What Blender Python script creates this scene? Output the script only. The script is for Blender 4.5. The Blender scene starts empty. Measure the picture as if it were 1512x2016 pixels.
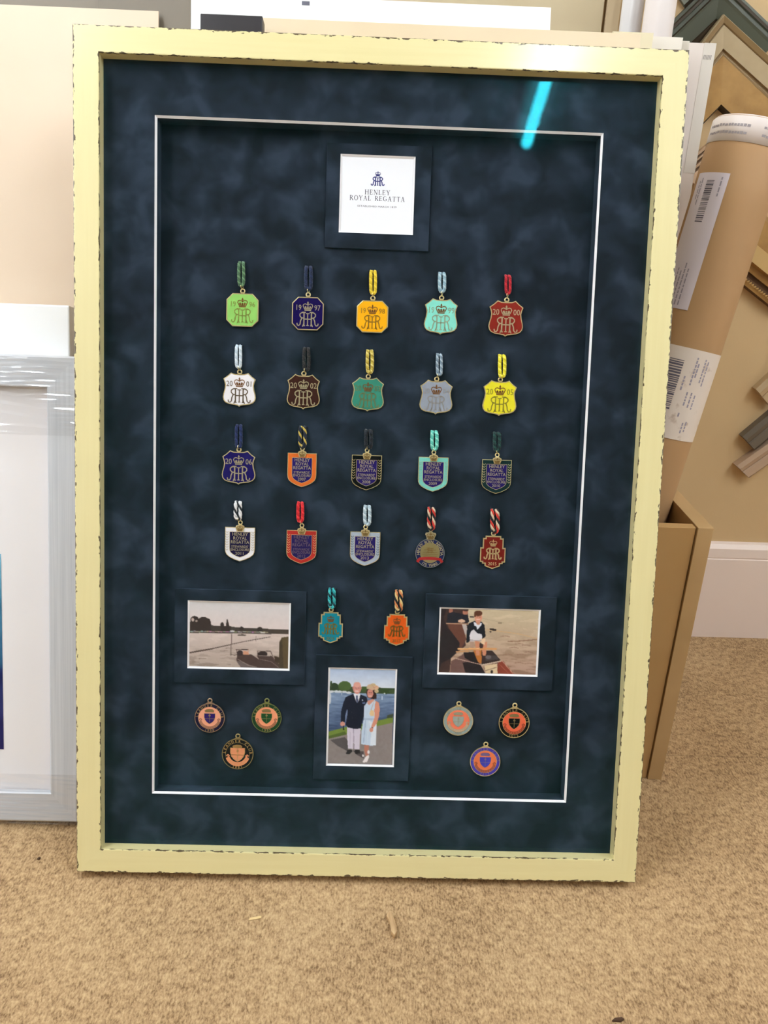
import bpy, bmesh, math, random
import numpy as np
from mathutils import Vector, Matrix
random.seed(7); rng = np.random.default_rng(7)
PI = math.pi
C = bpy.context.scene.collection

# ------------------------------------------------------------------ camera and layout
FPX, CX, CY = 1600.0, 756.0, 1008.0
PHI = math.radians(17)                 # lean of the big frame
D = .05                                # depth of its moulding
W = .87
H = 1.2444

def solve():
    """camera pose from the four outer corners of the frame (a rectangle W x H)"""
    c = np.array([[141, 46], [1357, 98], [1251, 1738], [151, 1716]], float) - [CX, CY]
    s = [(0, 1), (1, 1), (1, 0), (0, 0)]
    A = []
    for (x, y), (u, v) in zip(s, c):
        A.append([x, y, 1, 0, 0, 0, -u*x, -u*y, -u]); A.append([0, 0, 0, x, y, 1, -v*x, -v*y, -v])
    h = np.linalg.svd(np.array(A))[2][-1].reshape(3, 3)
    K = np.diag([1/FPX, 1/FPX, 1])
    a, b, t = K @ h[:, 0], K @ h[:, 1], K @ h[:, 2]
    k = 1/np.linalg.norm(a)*(1 if t[2] > 0 else -1)
    U = a*k; V = b*k; t = t*k*W
    V = V - U*(V @ U); V /= np.linalg.norm(V)
    N = -np.cross(U, V)
    Y = math.sin(PHI)*V + math.cos(PHI)*N; Z = math.cos(PHI)*V - math.sin(PHI)*N
    R = np.array([U, Y, Z])
    return R, np.array([0, 0, D*math.sin(PHI)]) - R @ t
R, CAM = solve()
O = np.array([0, 0, D*math.sin(PHI)])
VW = np.array([0, math.sin(PHI), math.cos(PHI)]); NW = np.array([0, math.cos(PHI), -math.sin(PHI)])

def hit(x, y, P, n):
    d = R @ np.array([(x-CX)/FPX, (y-CY)/FPX, 1.])
    return CAM + d*(((np.array(P, float)-CAM) @ n)/(d @ n))
def fr(x, y, w):                       # point on a plane parallel to the frame, w behind its face -> (u, v)
    p = hit(x, y, O+NW*w, NW)-O
    return float(p[0]), float(p @ VW)
def vert(x, y, Y):                     # point on an upright plane -> (x, z)
    p = hit(x, y, (0, Y, 0), np.array([0, 1., 0])); return float(p[0]), float(p[2])
def floor_at(x, y):
    p = hit(x, y, (0, 0, 0), np.array([0, 0, 1.])); return float(p[0]), float(p[1])
def fpos(u, v, w): return Vector(O + np.array([1., 0, 0])*u + VW*v + NW*w)

cam = bpy.data.cameras.new('camera'); co = bpy.data.objects.new('camera', cam); C.objects.link(co)
cam.sensor_fit = 'VERTICAL'; cam.sensor_height = 24; cam.lens = FPX/2016*24; cam.clip_start = .02
m = Matrix(((R[0][0], -R[0][1], -R[0][2], CAM[0]), (R[1][0], -R[1][1], -R[1][2], CAM[1]), (R[2][0], -R[2][1], -R[2][2], CAM[2]), (0, 0, 0, 1)))
co.matrix_world = m
bpy.context.scene.camera = co

# ------------------------------------------------------------------ materials
def lin(c):
    return tuple(((v/255)/12.92 if v <= 10 else ((v/255+.055)/1.055)**2.4) for v in c)
MATS = {}
def mat(name, rgb, rough=.6, metal=0, spec=.5, coat=0, sheen=0):
    if name in MATS: return MATS[name]
    m = bpy.data.materials.new(name); m.use_nodes = True
    b = m.node_tree.nodes['Principled BSDF']
    b.inputs['Base Color'].default_value = (*lin(rgb), 1)
    b.inputs['Roughness'].default_value = rough; b.inputs['Metallic'].default_value = metal
    b.inputs['Specular IOR Level'].default_value = spec
    b.inputs['Coat Weight'].default_value = coat; b.inputs['Coat Roughness'].default_value = .05
    b.inputs['Sheen Weight'].default_value = sheen
    MATS[name] = m; return m
def nn(m, t, **k):
    n = m.node_tree.nodes.new(t)
    for a, v in k.items():
        if a in n.inputs.keys(): n.inputs[a].default_value = v
        else: setattr(n, a, v)
    return n
def ln(m, a, b): m.node_tree.links.new(a, b)
def mth(m, op, a, b=None, clamp=False):
    n = nn(m, 'ShaderNodeMath'); n.operation = op; n.use_clamp = clamp
    for i, v in enumerate((a, b)):
        if v is None: continue
        if isinstance(v, (int, float)): n.inputs[i].default_value = v
        else: ln(m, v, n.inputs[i])
    return n.outputs[0]
def coords(m, kind='Object', scale=(1, 1, 1)):
    t = nn(m, 'ShaderNodeTexCoord'); p = nn(m, 'ShaderNodeMapping'); p.inputs['Scale'].default_value = scale
    ln(m, t.outputs[kind], p.inputs['Vector']); return p.outputs[0]
def noisy(name, c1, c2, scale=20, rough=.7, detail=4, stretch=(1, 1, 1), bump=0, lo=.35, hi=.65, kind='Object', metal=0, spec=.4, bscale=None):
    m = mat(name, c1, rough, metal, spec); b = m.node_tree.nodes['Principled BSDF']
    v = coords(m, kind, stretch)
    n = nn(m, 'ShaderNodeTexNoise', Scale=scale, Detail=detail); ln(m, v, n.inputs['Vector'])
    r = nn(m, 'ShaderNodeValToRGB'); e = r.color_ramp.elements
    e[0].position = lo; e[1].position = hi; e[0].color = (*lin(c1), 1); e[1].color = (*lin(c2), 1)
    ln(m, n.outputs['Fac'], r.inputs[0]); ln(m, r.outputs[0], b.inputs['Base Color'])
    if bump:
        n2 = nn(m, 'ShaderNodeTexNoise', Scale=bscale or scale*2, Detail=3); ln(m, v, n2.inputs['Vector'])
        bp = nn(m, 'ShaderNodeBump', Strength=bump, Distance=.002); ln(m, n2.outputs['Fac'], bp.inputs['Height']); ln(m, bp.outputs[0], b.inputs['Normal'])
    return m

def paint_mat(name, rgb, rgb2, chip, a, b_, rough=.36):
    """painted moulding whose paint is chipped along its two edges (UV in metres: along, across)"""
    m = mat(name, rgb, rough, 0, .5, .8); bs = m.node_tree.nodes['Principled BSDF']
    bs.inputs['Coat Roughness'].default_value = .19; bs.inputs['Coat IOR'].default_value = 1.85
    tc = nn(m, 'ShaderNodeUVMap'); sep = nn(m, 'ShaderNodeSeparateXYZ'); ln(m, tc.outputs[0], sep.inputs[0])
    d = mth(m, 'MINIMUM', mth(m, 'ABSOLUTE', mth(m, 'SUBTRACT', sep.outputs[1], a)), mth(m, 'ABSOLUTE', mth(m, 'SUBTRACT', sep.outputs[1], b_)))
    mp = nn(m, 'ShaderNodeMapping'); mp.inputs['Scale'].default_value = (95, 260, 1); ln(m, tc.outputs[0], mp.inputs[0])
    n = nn(m, 'ShaderNodeTexNoise', Scale=1, Detail=2.5); ln(m, mp.outputs[0], n.inputs['Vector'])
    mp2 = nn(m, 'ShaderNodeMapping'); mp2.inputs['Scale'].default_value = (14, 14, 1); ln(m, tc.outputs[0], mp2.inputs[0])
    n2 = nn(m, 'ShaderNodeTexNoise', Scale=1, Detail=1); ln(m, mp2.outputs[0], n2.inputs['Vector'])
    v = mth(m, 'SUBTRACT', n.outputs['Fac'], mth(m, 'MULTIPLY', d, 80))
    v = mth(m, 'ADD', v, mth(m, 'MULTIPLY', mth(m, 'SUBTRACT', n2.outputs['Fac'], .5), .25))
    k = mth(m, 'MULTIPLY', mth(m, 'SUBTRACT', v, .437), 28, True)
    mp3 = nn(m, 'ShaderNodeMapping'); mp3.inputs['Scale'].default_value = (6, 120, 1); ln(m, tc.outputs[0], mp3.inputs[0])
    n3 = nn(m, 'ShaderNodeTexNoise', Scale=1, Detail=3); ln(m, mp3.outputs[0], n3.inputs['Vector'])
    mx0 = nn(m, 'ShaderNodeMix'); mx0.data_type = 'RGBA'; ln(m, n3.outputs['Fac'], mx0.inputs[0])
    mx0.inputs[6].default_value = (*lin(rgb), 1); mx0.inputs[7].default_value = (*lin(rgb2), 1)
    mx = nn(m, 'ShaderNodeMix'); mx.data_type = 'RGBA'; ln(m, k, mx.inputs[0]); ln(m, mx0.outputs[2], mx.inputs[6]); mx.inputs[7].default_value = (*lin(chip), 1)
    ln(m, mx.outputs[2], bs.inputs['Base Color'])
    bp = nn(m, 'ShaderNodeBump', Strength=.5, Distance=.0006); ln(m, mth(m, 'SUBTRACT', 1, k), bp.inputs['Height']); ln(m, bp.outputs[0], bs.inputs['Normal'])
    return m

def suede(name, off):
    m = mat(name, (40, 55, 68), .95, 0, .1, 0, .25); b = m.node_tree.nodes['Principled BSDF']
    b.inputs['Sheen Roughness'].default_value = .5; b.inputs['Sheen Tint'].default_value = (*lin((110, 140, 170)), 1)
    v = coords(m); 
    mp = nn(m, 'ShaderNodeMapping'); mp.inputs['Location'].default_value = off; ln(m, v, mp.inputs[0])
    n = nn(m, 'ShaderNodeTexNoise', Scale=21, Detail=2.5, Roughness=.5, Distortion=.3); ln(m, mp.outputs[0], n.inputs['Vector'])
    r = nn(m, 'ShaderNodeValToRGB'); e = r.color_ramp.elements
    e[0].position = .36; e[1].position = .66
    e[0].color = (*lin((23, 28, 35)), 1); e[1].color = (*lin((45, 54, 67)), 1)
    x = r.color_ramp.elements.new(.52); x.color = (*lin((32, 39, 49)), 1)
    ln(m, n.outputs['Fac'], r.inputs[0]); ln(m, r.outputs[0], b.inputs['Base Color'])
    return m

def glass_mat():
    m = bpy.data.materials.new('coated_glass'); m.use_nodes = True; nt = m.node_tree; nt.nodes.clear()
    o = nn(m, 'ShaderNodeOutputMaterial'); a = nn(m, 'ShaderNodeAddShader')
    t = nn(m, 'ShaderNodeBsdfTransparent'); t.inputs[0].default_value = (.975, .965, .965, 1)
    g = nn(m, 'ShaderNodeBsdfGlossy'); g.inputs['Roughness'].default_value = .035
    # the coating is on the outer face only
    ge = nn(m, 'ShaderNodeNewGeometry'); mx = nn(m, 'ShaderNodeMix'); mx.data_type = 'RGBA'; ln(m, ge.outputs['Backfacing'], mx.inputs[0])
    mx.inputs[6].default_value = (.0012, .0195, .0240, 1); mx.inputs[7].default_value = (0, 0, 0, 1); ln(m, mx.outputs[2], g.inputs['Color'])
    ln(m, t.outputs[0], a.inputs[0]); ln(m, g.outputs[0], a.inputs[1]); ln(m, a.outputs[0], o.inputs[0])
    return m
def emis(name, rgb, s):
    m = bpy.data.materials.new(name); m.use_nodes = True; nt = m.node_tree; nt.nodes.clear()
    o = nn(m, 'ShaderNodeOutputMaterial'); e = nn(m, 'ShaderNodeEmission'); e.inputs[0].default_value = (*lin(rgb), 1); e.inputs[1].default_value = s
    ln(m, e.outputs[0], o.inputs[0]); return m
def film_mat():
    m = bpy.data.materials.new('cling_film'); m.use_nodes = True; nt = m.node_tree; nt.nodes.clear()
    o = nn(m, 'ShaderNodeOutputMaterial'); a = nn(m, 'ShaderNodeMixShader'); a.inputs[0].default_value = .14
    t = nn(m, 'ShaderNodeBsdfTransparent'); g = nn(m, 'ShaderNodeBsdfGlossy'); g.inputs['Roughness'].default_value = .1
    ln(m, t.outputs[0], a.inputs[1]); ln(m, g.outputs[0], a.inputs[2]); ln(m, a.outputs[0], o.inputs[0])
    return m

# ------------------------------------------------------------------ mesh helpers
def link(name, bm, mats, parent=None, smooth=False):
    me = bpy.data.meshes.new(name)
    if smooth:
        for f in bm.faces: f.smooth = True
    bm.to_mesh(me); bm.free()
    for x in (mats if isinstance(mats, (list, tuple)) else [mats]): me.materials.append(x)
    o = bpy.data.objects.new(name, me); C.objects.link(o)
    if parent: o.parent = parent
    return o
def tag(o, label, cat, group=None, kind=None):
    o['label'] = label; o['category'] = cat
    if group: o['group'] = group
    if kind: o['kind'] = kind
    return o
def empty(name, mtx, label, cat, group=None):
    o = bpy.data.objects.new(name, None); C.objects.link(o); o.empty_display_size = .02
    o.matrix_world = mtx; return tag(o, label, cat, group)
def fmat(u, v, w, roll=0):             # local x = along, y = up the lean, z = out of the face
    return Matrix.Translation(fpos(u, v, w)) @ Matrix.Rotation(PI/2-PHI, 4, 'X') @ Matrix.Rotation(roll, 4, 'Z')
def wmat(x, y, z, roll=0, yaw=0, lean=0):        # upright plane
    return Matrix.Translation((x, y, z)) @ Matrix.Rotation(yaw, 4, 'Z') @ Matrix.Rotation(PI/2-lean, 4, 'X') @ Matrix.Rotation(roll, 4, 'Z')
def box(bm, x0, x1, y0, y1, z0, z1, mi=0, bev=0):
    vs = [bm.verts.new((x, y, z)) for z in (z0, z1) for x, y in ((x0, y0), (x1, y0), (x1, y1), (x0, y1))]
    fs = [bm.faces.new([vs[i] for i in q]) for q in ((3, 2, 1, 0), (4, 5, 6, 7), (0, 1, 5, 4), (1, 2, 6, 5), (2, 3, 7, 6), (3, 0, 4, 7))]
    for f in fs: f.material_index = mi
    if bev:
        es = {e for f in fs for e in f.edges}
        r = bmesh.ops.bevel(bm, geom=list(es), offset=bev, segments=2, affect='EDGES', profile=.5)
        for f in r['faces']: f.material_index = mi
    return fs
def prism(bm, pts, z0, z1, mi=0, side=None, bev=0):
    a = sum(pts[i][0]*pts[(i+1) % len(pts)][1]-pts[(i+1) % len(pts)][0]*pts[i][1] for i in range(len(pts)))
    if a < 0: pts = pts[::-1]
    b = [bm.verts.new((x, y, z0)) for x, y in pts]; t = [bm.verts.new((x, y, z1)) for x, y in pts]
    f = bm.faces.new(t); f.material_index = mi
    g = bm.faces.new(b[::-1]); g.material_index = mi if side is None else side
    n = len(pts)
    for i in range(n):
        q = bm.faces.new((b[i], b[(i+1) % n], t[(i+1) % n], t[i])); q.material_index = mi if side is None else side
    if bev:
        r = bmesh.ops.bevel(bm, geom=list(f.edges), offset=bev, segments=2, affect='EDGES', profile=.5)
def inset(pts, d):
    a = sum(pts[i][0]*pts[(i+1) % len(pts)][1]-pts[(i+1) % len(pts)][0]*pts[i][1] for i in range(len(pts)))
    if a < 0: pts = pts[::-1]
    out = []; n = len(pts)
    for i in range(n):
        p, q, r = Vector(pts[i-1]), Vector(pts[i]), Vector(pts[(i+1) % n])
        e1 = (q-p).normalized(); e2 = (r-q).normalized()
        n1 = Vector((-e1.y, e1.x)); n2 = Vector((-e2.y, e2.x)); b = (n1+n2)
        k = b.length
        b = b/k if k > 1e-6 else n1
        c = max(.4, b.dot(n1)); out.append(tuple(q+b*(d/c)))
    return out
def stroke(bm, pts, w, z0, z1, mi=0):
    """a ribbon of width w (one value or one per point) along a polyline"""
    n = len(pts); L = []; Rr = []
    ws = w if isinstance(w, (list, tuple)) else [w]*n
    for i in range(n):
        p = Vector(pts[i]); a = Vector(pts[max(0, i-1)]); b = Vector(pts[min(n-1, i+1)])
        t = (b-a); t = t.normalized() if t.length > 1e-9 else Vector((1, 0)); nrm = Vector((-t.y, t.x))*ws[i]/2
        L.append(p+nrm); Rr.append(p-nrm)
    for i in range(n-1):
        q = [L[i], Rr[i], Rr[i+1], L[i+1]]
        t = [bm.verts.new((v.x, v.y, z1)) for v in q]; b = [bm.verts.new((v.x, v.y, z0)) for v in q]
        f = [bm.faces.new(t)] + [bm.faces.new((b[k], b[(k+1) % 4], t[(k+1) % 4], t[k])) for k in range(4)]
        for x in f: x.material_index = mi
def circle(cx, cy, r, n=40, a0=0, a1=2*PI, ry=None):
    full = abs(a1-a0-2*PI) < 1e-6
    return [(cx+r*math.cos(a0+(a1-a0)*i/(n if full else n-1)), cy+(ry or r)*math.sin(a0+(a1-a0)*i/(n if full else n-1))) for i in range(n)]
def tube(bm, pts, r, n=8, mi=0, cap=True):
    P = [Vector(p) for p in pts]; rings = []
    up = Vector((0, 0, 1))
    t0 = (P[1]-P[0]).normalized()
    if abs(t0.dot(up)) > .9: up = Vector((1, 0, 0))
    nv = t0.cross(up).normalized()
    for i, p in enumerate(P):
        t = (P[min(i+1, len(P)-1)]-P[max(i-1, 0)]).normalized()
        nv = (nv-t*nv.dot(t)).normalized(); bv = t.cross(nv)
        rr = r[i] if isinstance(r, (list, tuple)) else r
        rings.append([bm.verts.new(p+(nv*math.cos(2*PI*k/n)+bv*math.sin(2*PI*k/n))*rr) for k in range(n)])
    for a, b in zip(rings, rings[1:]):
        for k in range(n):
            f = bm.faces.new((a[k], a[(k+1) % n], b[(k+1) % n], b[k])); f.material_index = mi; f.smooth = True
    if cap:
        for q in (rings[0][::-1], rings[-1]):
            f = bm.faces.new(q); f.material_index = mi
def torus(bm, c, R_, r, n=20, k=8, mi=0, tilt=0):
    rings = []
    for i in range(n):
        a = 2*PI*i/n; ring = []
        for j in range(k):
            b = 2*PI*j/k; v = Vector(((R_+r*math.cos(b))*math.cos(a), (R_+r*math.cos(b))*math.sin(a), r*math.sin(b)))
            if tilt: v = Matrix.Rotation(tilt, 3, 'Y') @ v
            ring.append(bm.verts.new(v+Vector(c)))
        rings.append(ring)
    for i in range(n):
        a, b = rings[i], rings[(i+1) % n]
        for j in range(k):
            f = bm.faces.new((a[j], b[j], b[(j+1) % k], a[(j+1) % k])); f.smooth = True; f.material_index = mi
_tc = {}
def text_bm(bm, s, size, x, y, z0, z1, width=None, rot=0, bold=0, mi=0, align='CENTER', squash=1):
    """lettering in the built-in font, flat extruded, baseline at (x, y)"""
    key = (s, bold, align)
    if key not in _tc:
        cu = bpy.data.curves.new('lettering', 'FONT'); cu.body = s; cu.align_x = align; cu.size = 1; cu.offset = bold; cu.extrude = .05; cu.resolution_u = 2
        ob = bpy.data.objects.new('lettering', cu); C.objects.link(ob)
        bpy.context.view_layer.update()
        dg = bpy.context.evaluated_depsgraph_get()
        me = bpy.data.meshes.new_from_object(ob.evaluated_get(dg))
        vs = [tuple(v.co) for v in me.vertices]; fs = [tuple(p.vertices) for p in me.polygons]
        bpy.data.objects.remove(ob); bpy.data.curves.remove(cu); bpy.data.meshes.remove(me)
        _tc[key] = (vs, fs)
    vs, fs = _tc[key]
    if not vs: return
    xs = [v[0] for v in vs]; k = size
    kx = k*squash if width is None else width/(max(xs)-min(xs))
    cr, sr = math.cos(rot), math.sin(rot)
    nv = []
    for a, b, c in vs:
        a *= kx; b *= k
        nv.append(bm.verts.new((x+a*cr-b*sr, y+a*sr+b*cr, z1 if c > 0 else z0)))
    for f in fs:
        try: q = bm.faces.new([nv[i] for i in f]); q.material_index = mi
        except ValueError: pass
def arc_text(bm, s, size, cx, cy, r, a_mid, step, z0, z1, bold=.02, inward=False, mi=0):
    n = len(s)
    for i, ch in enumerate(s):
        if ch == ' ': continue
        if not inward:
            a = a_mid + (n-1)/2*step - i*step; text_bm(bm, ch, size, cx+r*math.cos(a), cy+r*math.sin(a), z0, z1, rot=a-PI/2, bold=bold, mi=mi)
        else:
            a = a_mid - (n-1)/2*step + i*step; text_bm(bm, ch, size, cx+r*math.cos(a), cy+r*math.sin(a), z0, z1, rot=a+PI/2, bold=bold, mi=mi)

# ------------------------------------------------------------------ printed pictures: colours laid on a fine grid
class Paint:
    def __init__(s, quad, nx, ny, bg):
        s.nx, s.ny = nx, ny
        u, v = np.meshgrid(np.linspace(0, 1, nx), np.linspace(0, 1, ny))     # v: 0 = top
        tl, tr, br, bl = [np.array(p, float) for p in quad]
        P = ((1-u)*(1-v))[..., None]*tl + (u*(1-v))[..., None]*tr + (u*v)[..., None]*br + ((1-u)*v)[..., None]*bl
        s.X, s.Y = P[..., 0], P[..., 1]; s.u, s.v = u, v
        s.c = np.ones((ny, nx, 3))*np.array(bg, float)
    def noise(s, sx, sy, seed=0):
        r = np.random.default_rng(seed); out = np.zeros_like(s.X); amp = 1
        for o in range(3):
            gx = int(s.nx/sx*(2**o))+3; gy = int(s.ny/sy*(2**o))+3
            g = r.random((gy, gx)); xx = s.u*(gx-2); yy = s.v*(gy-2)
            i, j = xx.astype(int), yy.astype(int); fx, fy = xx-i, yy-j
            out += amp*((g[j, i]*(1-fx)+g[j, i+1]*fx)*(1-fy)+(g[j+1, i]*(1-fx)+g[j+1, i+1]*fx)*fy); amp *= .5
        return out/1.75
    def put(s, mask, col, a=1.0):
        mk = (mask*a)[..., None]; s.c = s.c*(1-mk)+np.array(col, float)*mk
    def mask(s, pts):
        x, y = s.X, s.Y; ins = np.zeros(x.shape, bool); n = len(pts)
        for i in range(n):
            x0, y0 = pts[i]; x1, y1 = pts[(i+1) % n]
            if y0 == y1: continue
            c = ((y0 > y) != (y1 > y)) & (x < (x1-x0)*(y-y0)/(y1-y0)+x0); ins ^= c
        return ins.astype(float)
    def poly(s, pts, col, a=1.0): s.put(s.mask(pts), col, a)
    def ell(s, cx, cy, rx, ry, col, a=1.0): s.put((((s.X-cx)/rx)**2+((s.Y-cy)/ry)**2 < 1).astype(float), col, a)
    def line(s, pts, w, col, a=1.0):
        for (x0, y0), (x1, y1) in zip(pts, pts[1:]):
            dx, dy = x1-x0, y1-y0; L = dx*dx+dy*dy+1e-9
            t = np.clip(((s.X-x0)*dx+(s.Y-y0)*dy)/L, 0, 1); d = np.hypot(s.X-x0-t*dx, s.Y-y0-t*dy)
            s.put((d < w/2).astype(float), col, a)
    def gradv(s, y0, c0, y1, c1, mask=None):
        t = np.clip((s.Y-y0)/(y1-y0), 0, 1)[..., None]; g = np.array(c0, float)*(1-t)+np.array(c1, float)*t
        mk = (np.ones_like(s.X) if mask is None else mask)[..., None]; s.c = s.c*(1-mk)+g*mk
    def blur(s, k=1):
        for _ in range(k):
            p = np.pad(s.c, ((1, 1), (1, 1), (0, 0)), 'edge')
            s.c = (p[1:-1, 1:-1]*4+p[:-2, 1:-1]+p[2:, 1:-1]+p[1:-1, :-2]+p[1:-1, 2:])/8
    def mesh(s, name, w, h, parent, x0, y0, z, m):
        me = bpy.data.meshes.new(name); vs = []
        for j in range(s.ny):
            for i in range(s.nx): vs.append((x0+w*i/(s.nx-1), y0+h*(1-j/(s.ny-1)), z))
        fs = [(j*s.nx+i, (j+1)*s.nx+i, (j+1)*s.nx+i+1, j*s.nx+i+1) for j in range(s.ny-1) for i in range(s.nx-1)]
        me.from_pydata(vs, [], fs)
        at = me.color_attributes.new('ink', 'FLOAT_COLOR', 'POINT')
        c = np.clip(s.c/255, 0, 1); l = np.where(c <= .04045, c/12.92, ((c+.055)/1.055)**2.4)
        d = np.ones((s.ny*s.nx, 4)); d[:, :3] = l.reshape(-1, 3); at.data.foreach_set('color', d.ravel())
        me.materials.append(m); o = bpy.data.objects.new(name, me); C.objects.link(o); o.parent = parent
        return o
def ink_mat():
    m = mat('photo_print', (255, 255, 255), .35, 0, .3); a = nn(m, 'ShaderNodeAttribute'); a.attribute_name = 'ink'
    ln(m, a.outputs['Color'], m.node_tree.nodes['Principled BSDF'].inputs['Base Color']); return m
INK = ink_mat()

# ------------------------------------------------------------------ common materials
WHITE = mat('white_board_core', (240, 240, 242), .6)
GOLD = mat('gilt_metal', (244, 226, 168), .28, .8)
PALEGOLD = mat('pale_gilt', (200, 190, 150), .35, .7)
DGOLD = mat('dark_gilt_line', (150, 120, 62), .35, .7)
SU_TOP = suede('navy_suede_window_mount', (0, 0, 0)); SU_BACK = suede('navy_suede_backing', (3.1, 1.7, 0)); SU_MNT = suede('navy_suede_small_mount', (7.3, 4.2, 2))
CREAM = paint_mat('distressed_cream_paint', (239, 227, 171), (231, 217, 157), (84, 68, 42), .0500, .0870)

# ------------------------------------------------------------------ the room
WALL_Y = .7973
XL, XR, YF, ZC = -2.3, 2.9, -3.6, 2.5
beige = noisy('beige_wall_paint', (204, 174, 130), (210, 180, 136), 3, .75, 2, bump=.08, bscale=150)
beige2 = noisy('cream_wall_paint', (222, 222, 218), (228, 228, 224), 3, .8, 2)
def carpet():
    m = mat('tufted_beige_carpet', (178, 148, 112), .95, 0, .1, 0, .1); b = m.node_tree.nodes['Principled BSDF']
    t = nn(m, 'ShaderNodeTexCoord'); v = t.outputs['Object']
    mp = nn(m, 'ShaderNodeMapping'); mp.inputs['Scale'].default_value = (1, .45, 1); mp.inputs['Rotation'].default_value = (0, 0, .12); ln(m, v, mp.inputs[0])
    n1 = nn(m, 'ShaderNodeTexNoise', Scale=330, Detail=3, Roughness=.65); ln(m, mp.outputs[0], n1.inputs['Vector'])
    n2 = nn(m, 'ShaderNodeTexNoise', Scale=70, Detail=3, Roughness=.6); ln(m, v, n2.inputs['Vector'])
    n3 = nn(m, 'ShaderNodeTexNoise', Scale=4, Detail=2); ln(m, v, n3.inputs['Vector'])
    s = mth(m, 'ADD', mth(m, 'MULTIPLY', n1.outputs['Fac'], .62), mth(m, 'ADD', mth(m, 'MULTIPLY', n2.outputs['Fac'], .38), mth(m, 'MULTIPLY', mth(m, 'SUBTRACT', n3.outputs['Fac'], .5), .18)))
    r = nn(m, 'ShaderNodeValToRGB'); e = r.color_ramp.elements; e[0].position = .37; e[1].position = .64
    e[0].color = (*lin((124, 96, 66)), 1); e[1].color = (*lin((205, 174, 132)), 1)
    x = e.new(.5); x.color = (*lin((176, 144, 106)), 1)
    ln(m, s, r.inputs[0])
    # small dark specks of dirt and the crease across the carpet on the right
    vo = nn(m, 'ShaderNodeTexVoronoi', Scale=24, Randomness=1.0); ln(m, v, vo.inputs['Vector'])
    sp = mth(m, 'MULTIPLY', mth(m, 'SUBTRACT', .07, vo.outputs['Distance']), 20, True)
    n4 = nn(m, 'ShaderNodeTexNoise', Scale=5, Detail=1); ln(m, v, n4.inputs['Vector'])
    sp = mth(m, 'MULTIPLY', sp, mth(m, 'MULTIPLY', mth(m, 'SUBTRACT', n4.outputs['Fac'], .52), 12, True))
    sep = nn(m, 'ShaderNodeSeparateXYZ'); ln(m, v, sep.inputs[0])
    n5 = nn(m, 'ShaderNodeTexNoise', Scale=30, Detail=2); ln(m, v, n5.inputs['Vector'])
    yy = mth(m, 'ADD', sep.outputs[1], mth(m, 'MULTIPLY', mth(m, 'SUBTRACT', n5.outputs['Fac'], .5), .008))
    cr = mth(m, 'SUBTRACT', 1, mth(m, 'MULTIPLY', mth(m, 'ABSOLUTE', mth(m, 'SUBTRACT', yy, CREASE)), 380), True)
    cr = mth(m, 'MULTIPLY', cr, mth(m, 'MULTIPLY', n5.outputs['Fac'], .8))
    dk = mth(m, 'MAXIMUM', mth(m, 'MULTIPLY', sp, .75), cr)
    mx = nn(m, 'ShaderNodeMix'); mx.data_type = 'RGBA'; ln(m, dk, mx.inputs[0]); ln(m, r.outputs[0], mx.inputs[6]); mx.inputs[7].default_value = (*lin((92, 68, 44)), 1)
    ln(m, mx.outputs[2], b.inputs['Base Color'])
    bp = nn(m, 'ShaderNodeBump', Strength=.6, Distance=.004); ln(m, s, bp.inputs['Height']); ln(m, bp.outputs[0], b.inputs['Normal'])
    return m
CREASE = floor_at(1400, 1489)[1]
def struct(name, bm, m):
    o = link(name, bm, m); o['kind'] = 'structure'; return o
def slab(name, x0, x1, y0, y1, z0, z1, m, bev=0):
    bm = bmesh.new(); box(bm, x0, x1, y0, y1, z0, z1, bev=bev); return struct(name, bm, m)
slab('floor', XL-.1, XR+.1, YF-.1, WALL_Y+.1, -.1, 0, carpet())
slab('wall_back', XL, XR, WALL_Y, WALL_Y+.1, 0, ZC, beige)
slab('wall_left', XL-.1, XL, YF, WALL_Y+.1, 0, ZC, beige2)
slab('wall_right', XR, XR+.1, YF, WALL_Y+.1, 0, ZC, beige2)
slab('wall_front', XL, XR, YF-.1, YF, 0, ZC, mat('taupe_wall_paint', (142, 136, 128), .8))
slab('ceiling', XL-.1, XR+.1, YF-.1, WALL_Y+.1, ZC, ZC+.1, mat('ceiling_white', (158, 158, 156), .8))
# skirting board of the back wall, moulded top
bm = bmesh.new(); zt = vert(1440, 1073, WALL_Y-.02)[1]; zg = vert(1440, 1101, WALL_Y-.02)[1]
prof = [(0, 0), (-.02, 0), (-.02, zg-.002), (-.0175, zg), (-.0195, zg+.003), (-.018, zt-.012), (-.010, zt-.003), (0, zt)]
a = [bm.verts.new((XL, WALL_Y+y, z)) for y, z in prof]; b = [bm.verts.new((XR, WALL_Y+y, z)) for y, z in prof]
for i in range(len(prof)-1): bm.faces.new((a[i], a[i+1], b[i+1], b[i]))
bm.faces.new(a[::-1]); bm.faces.new(b)
struct('baseboard_back', bm, mat('skirting_gloss', (246, 228, 218), .4))

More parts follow.
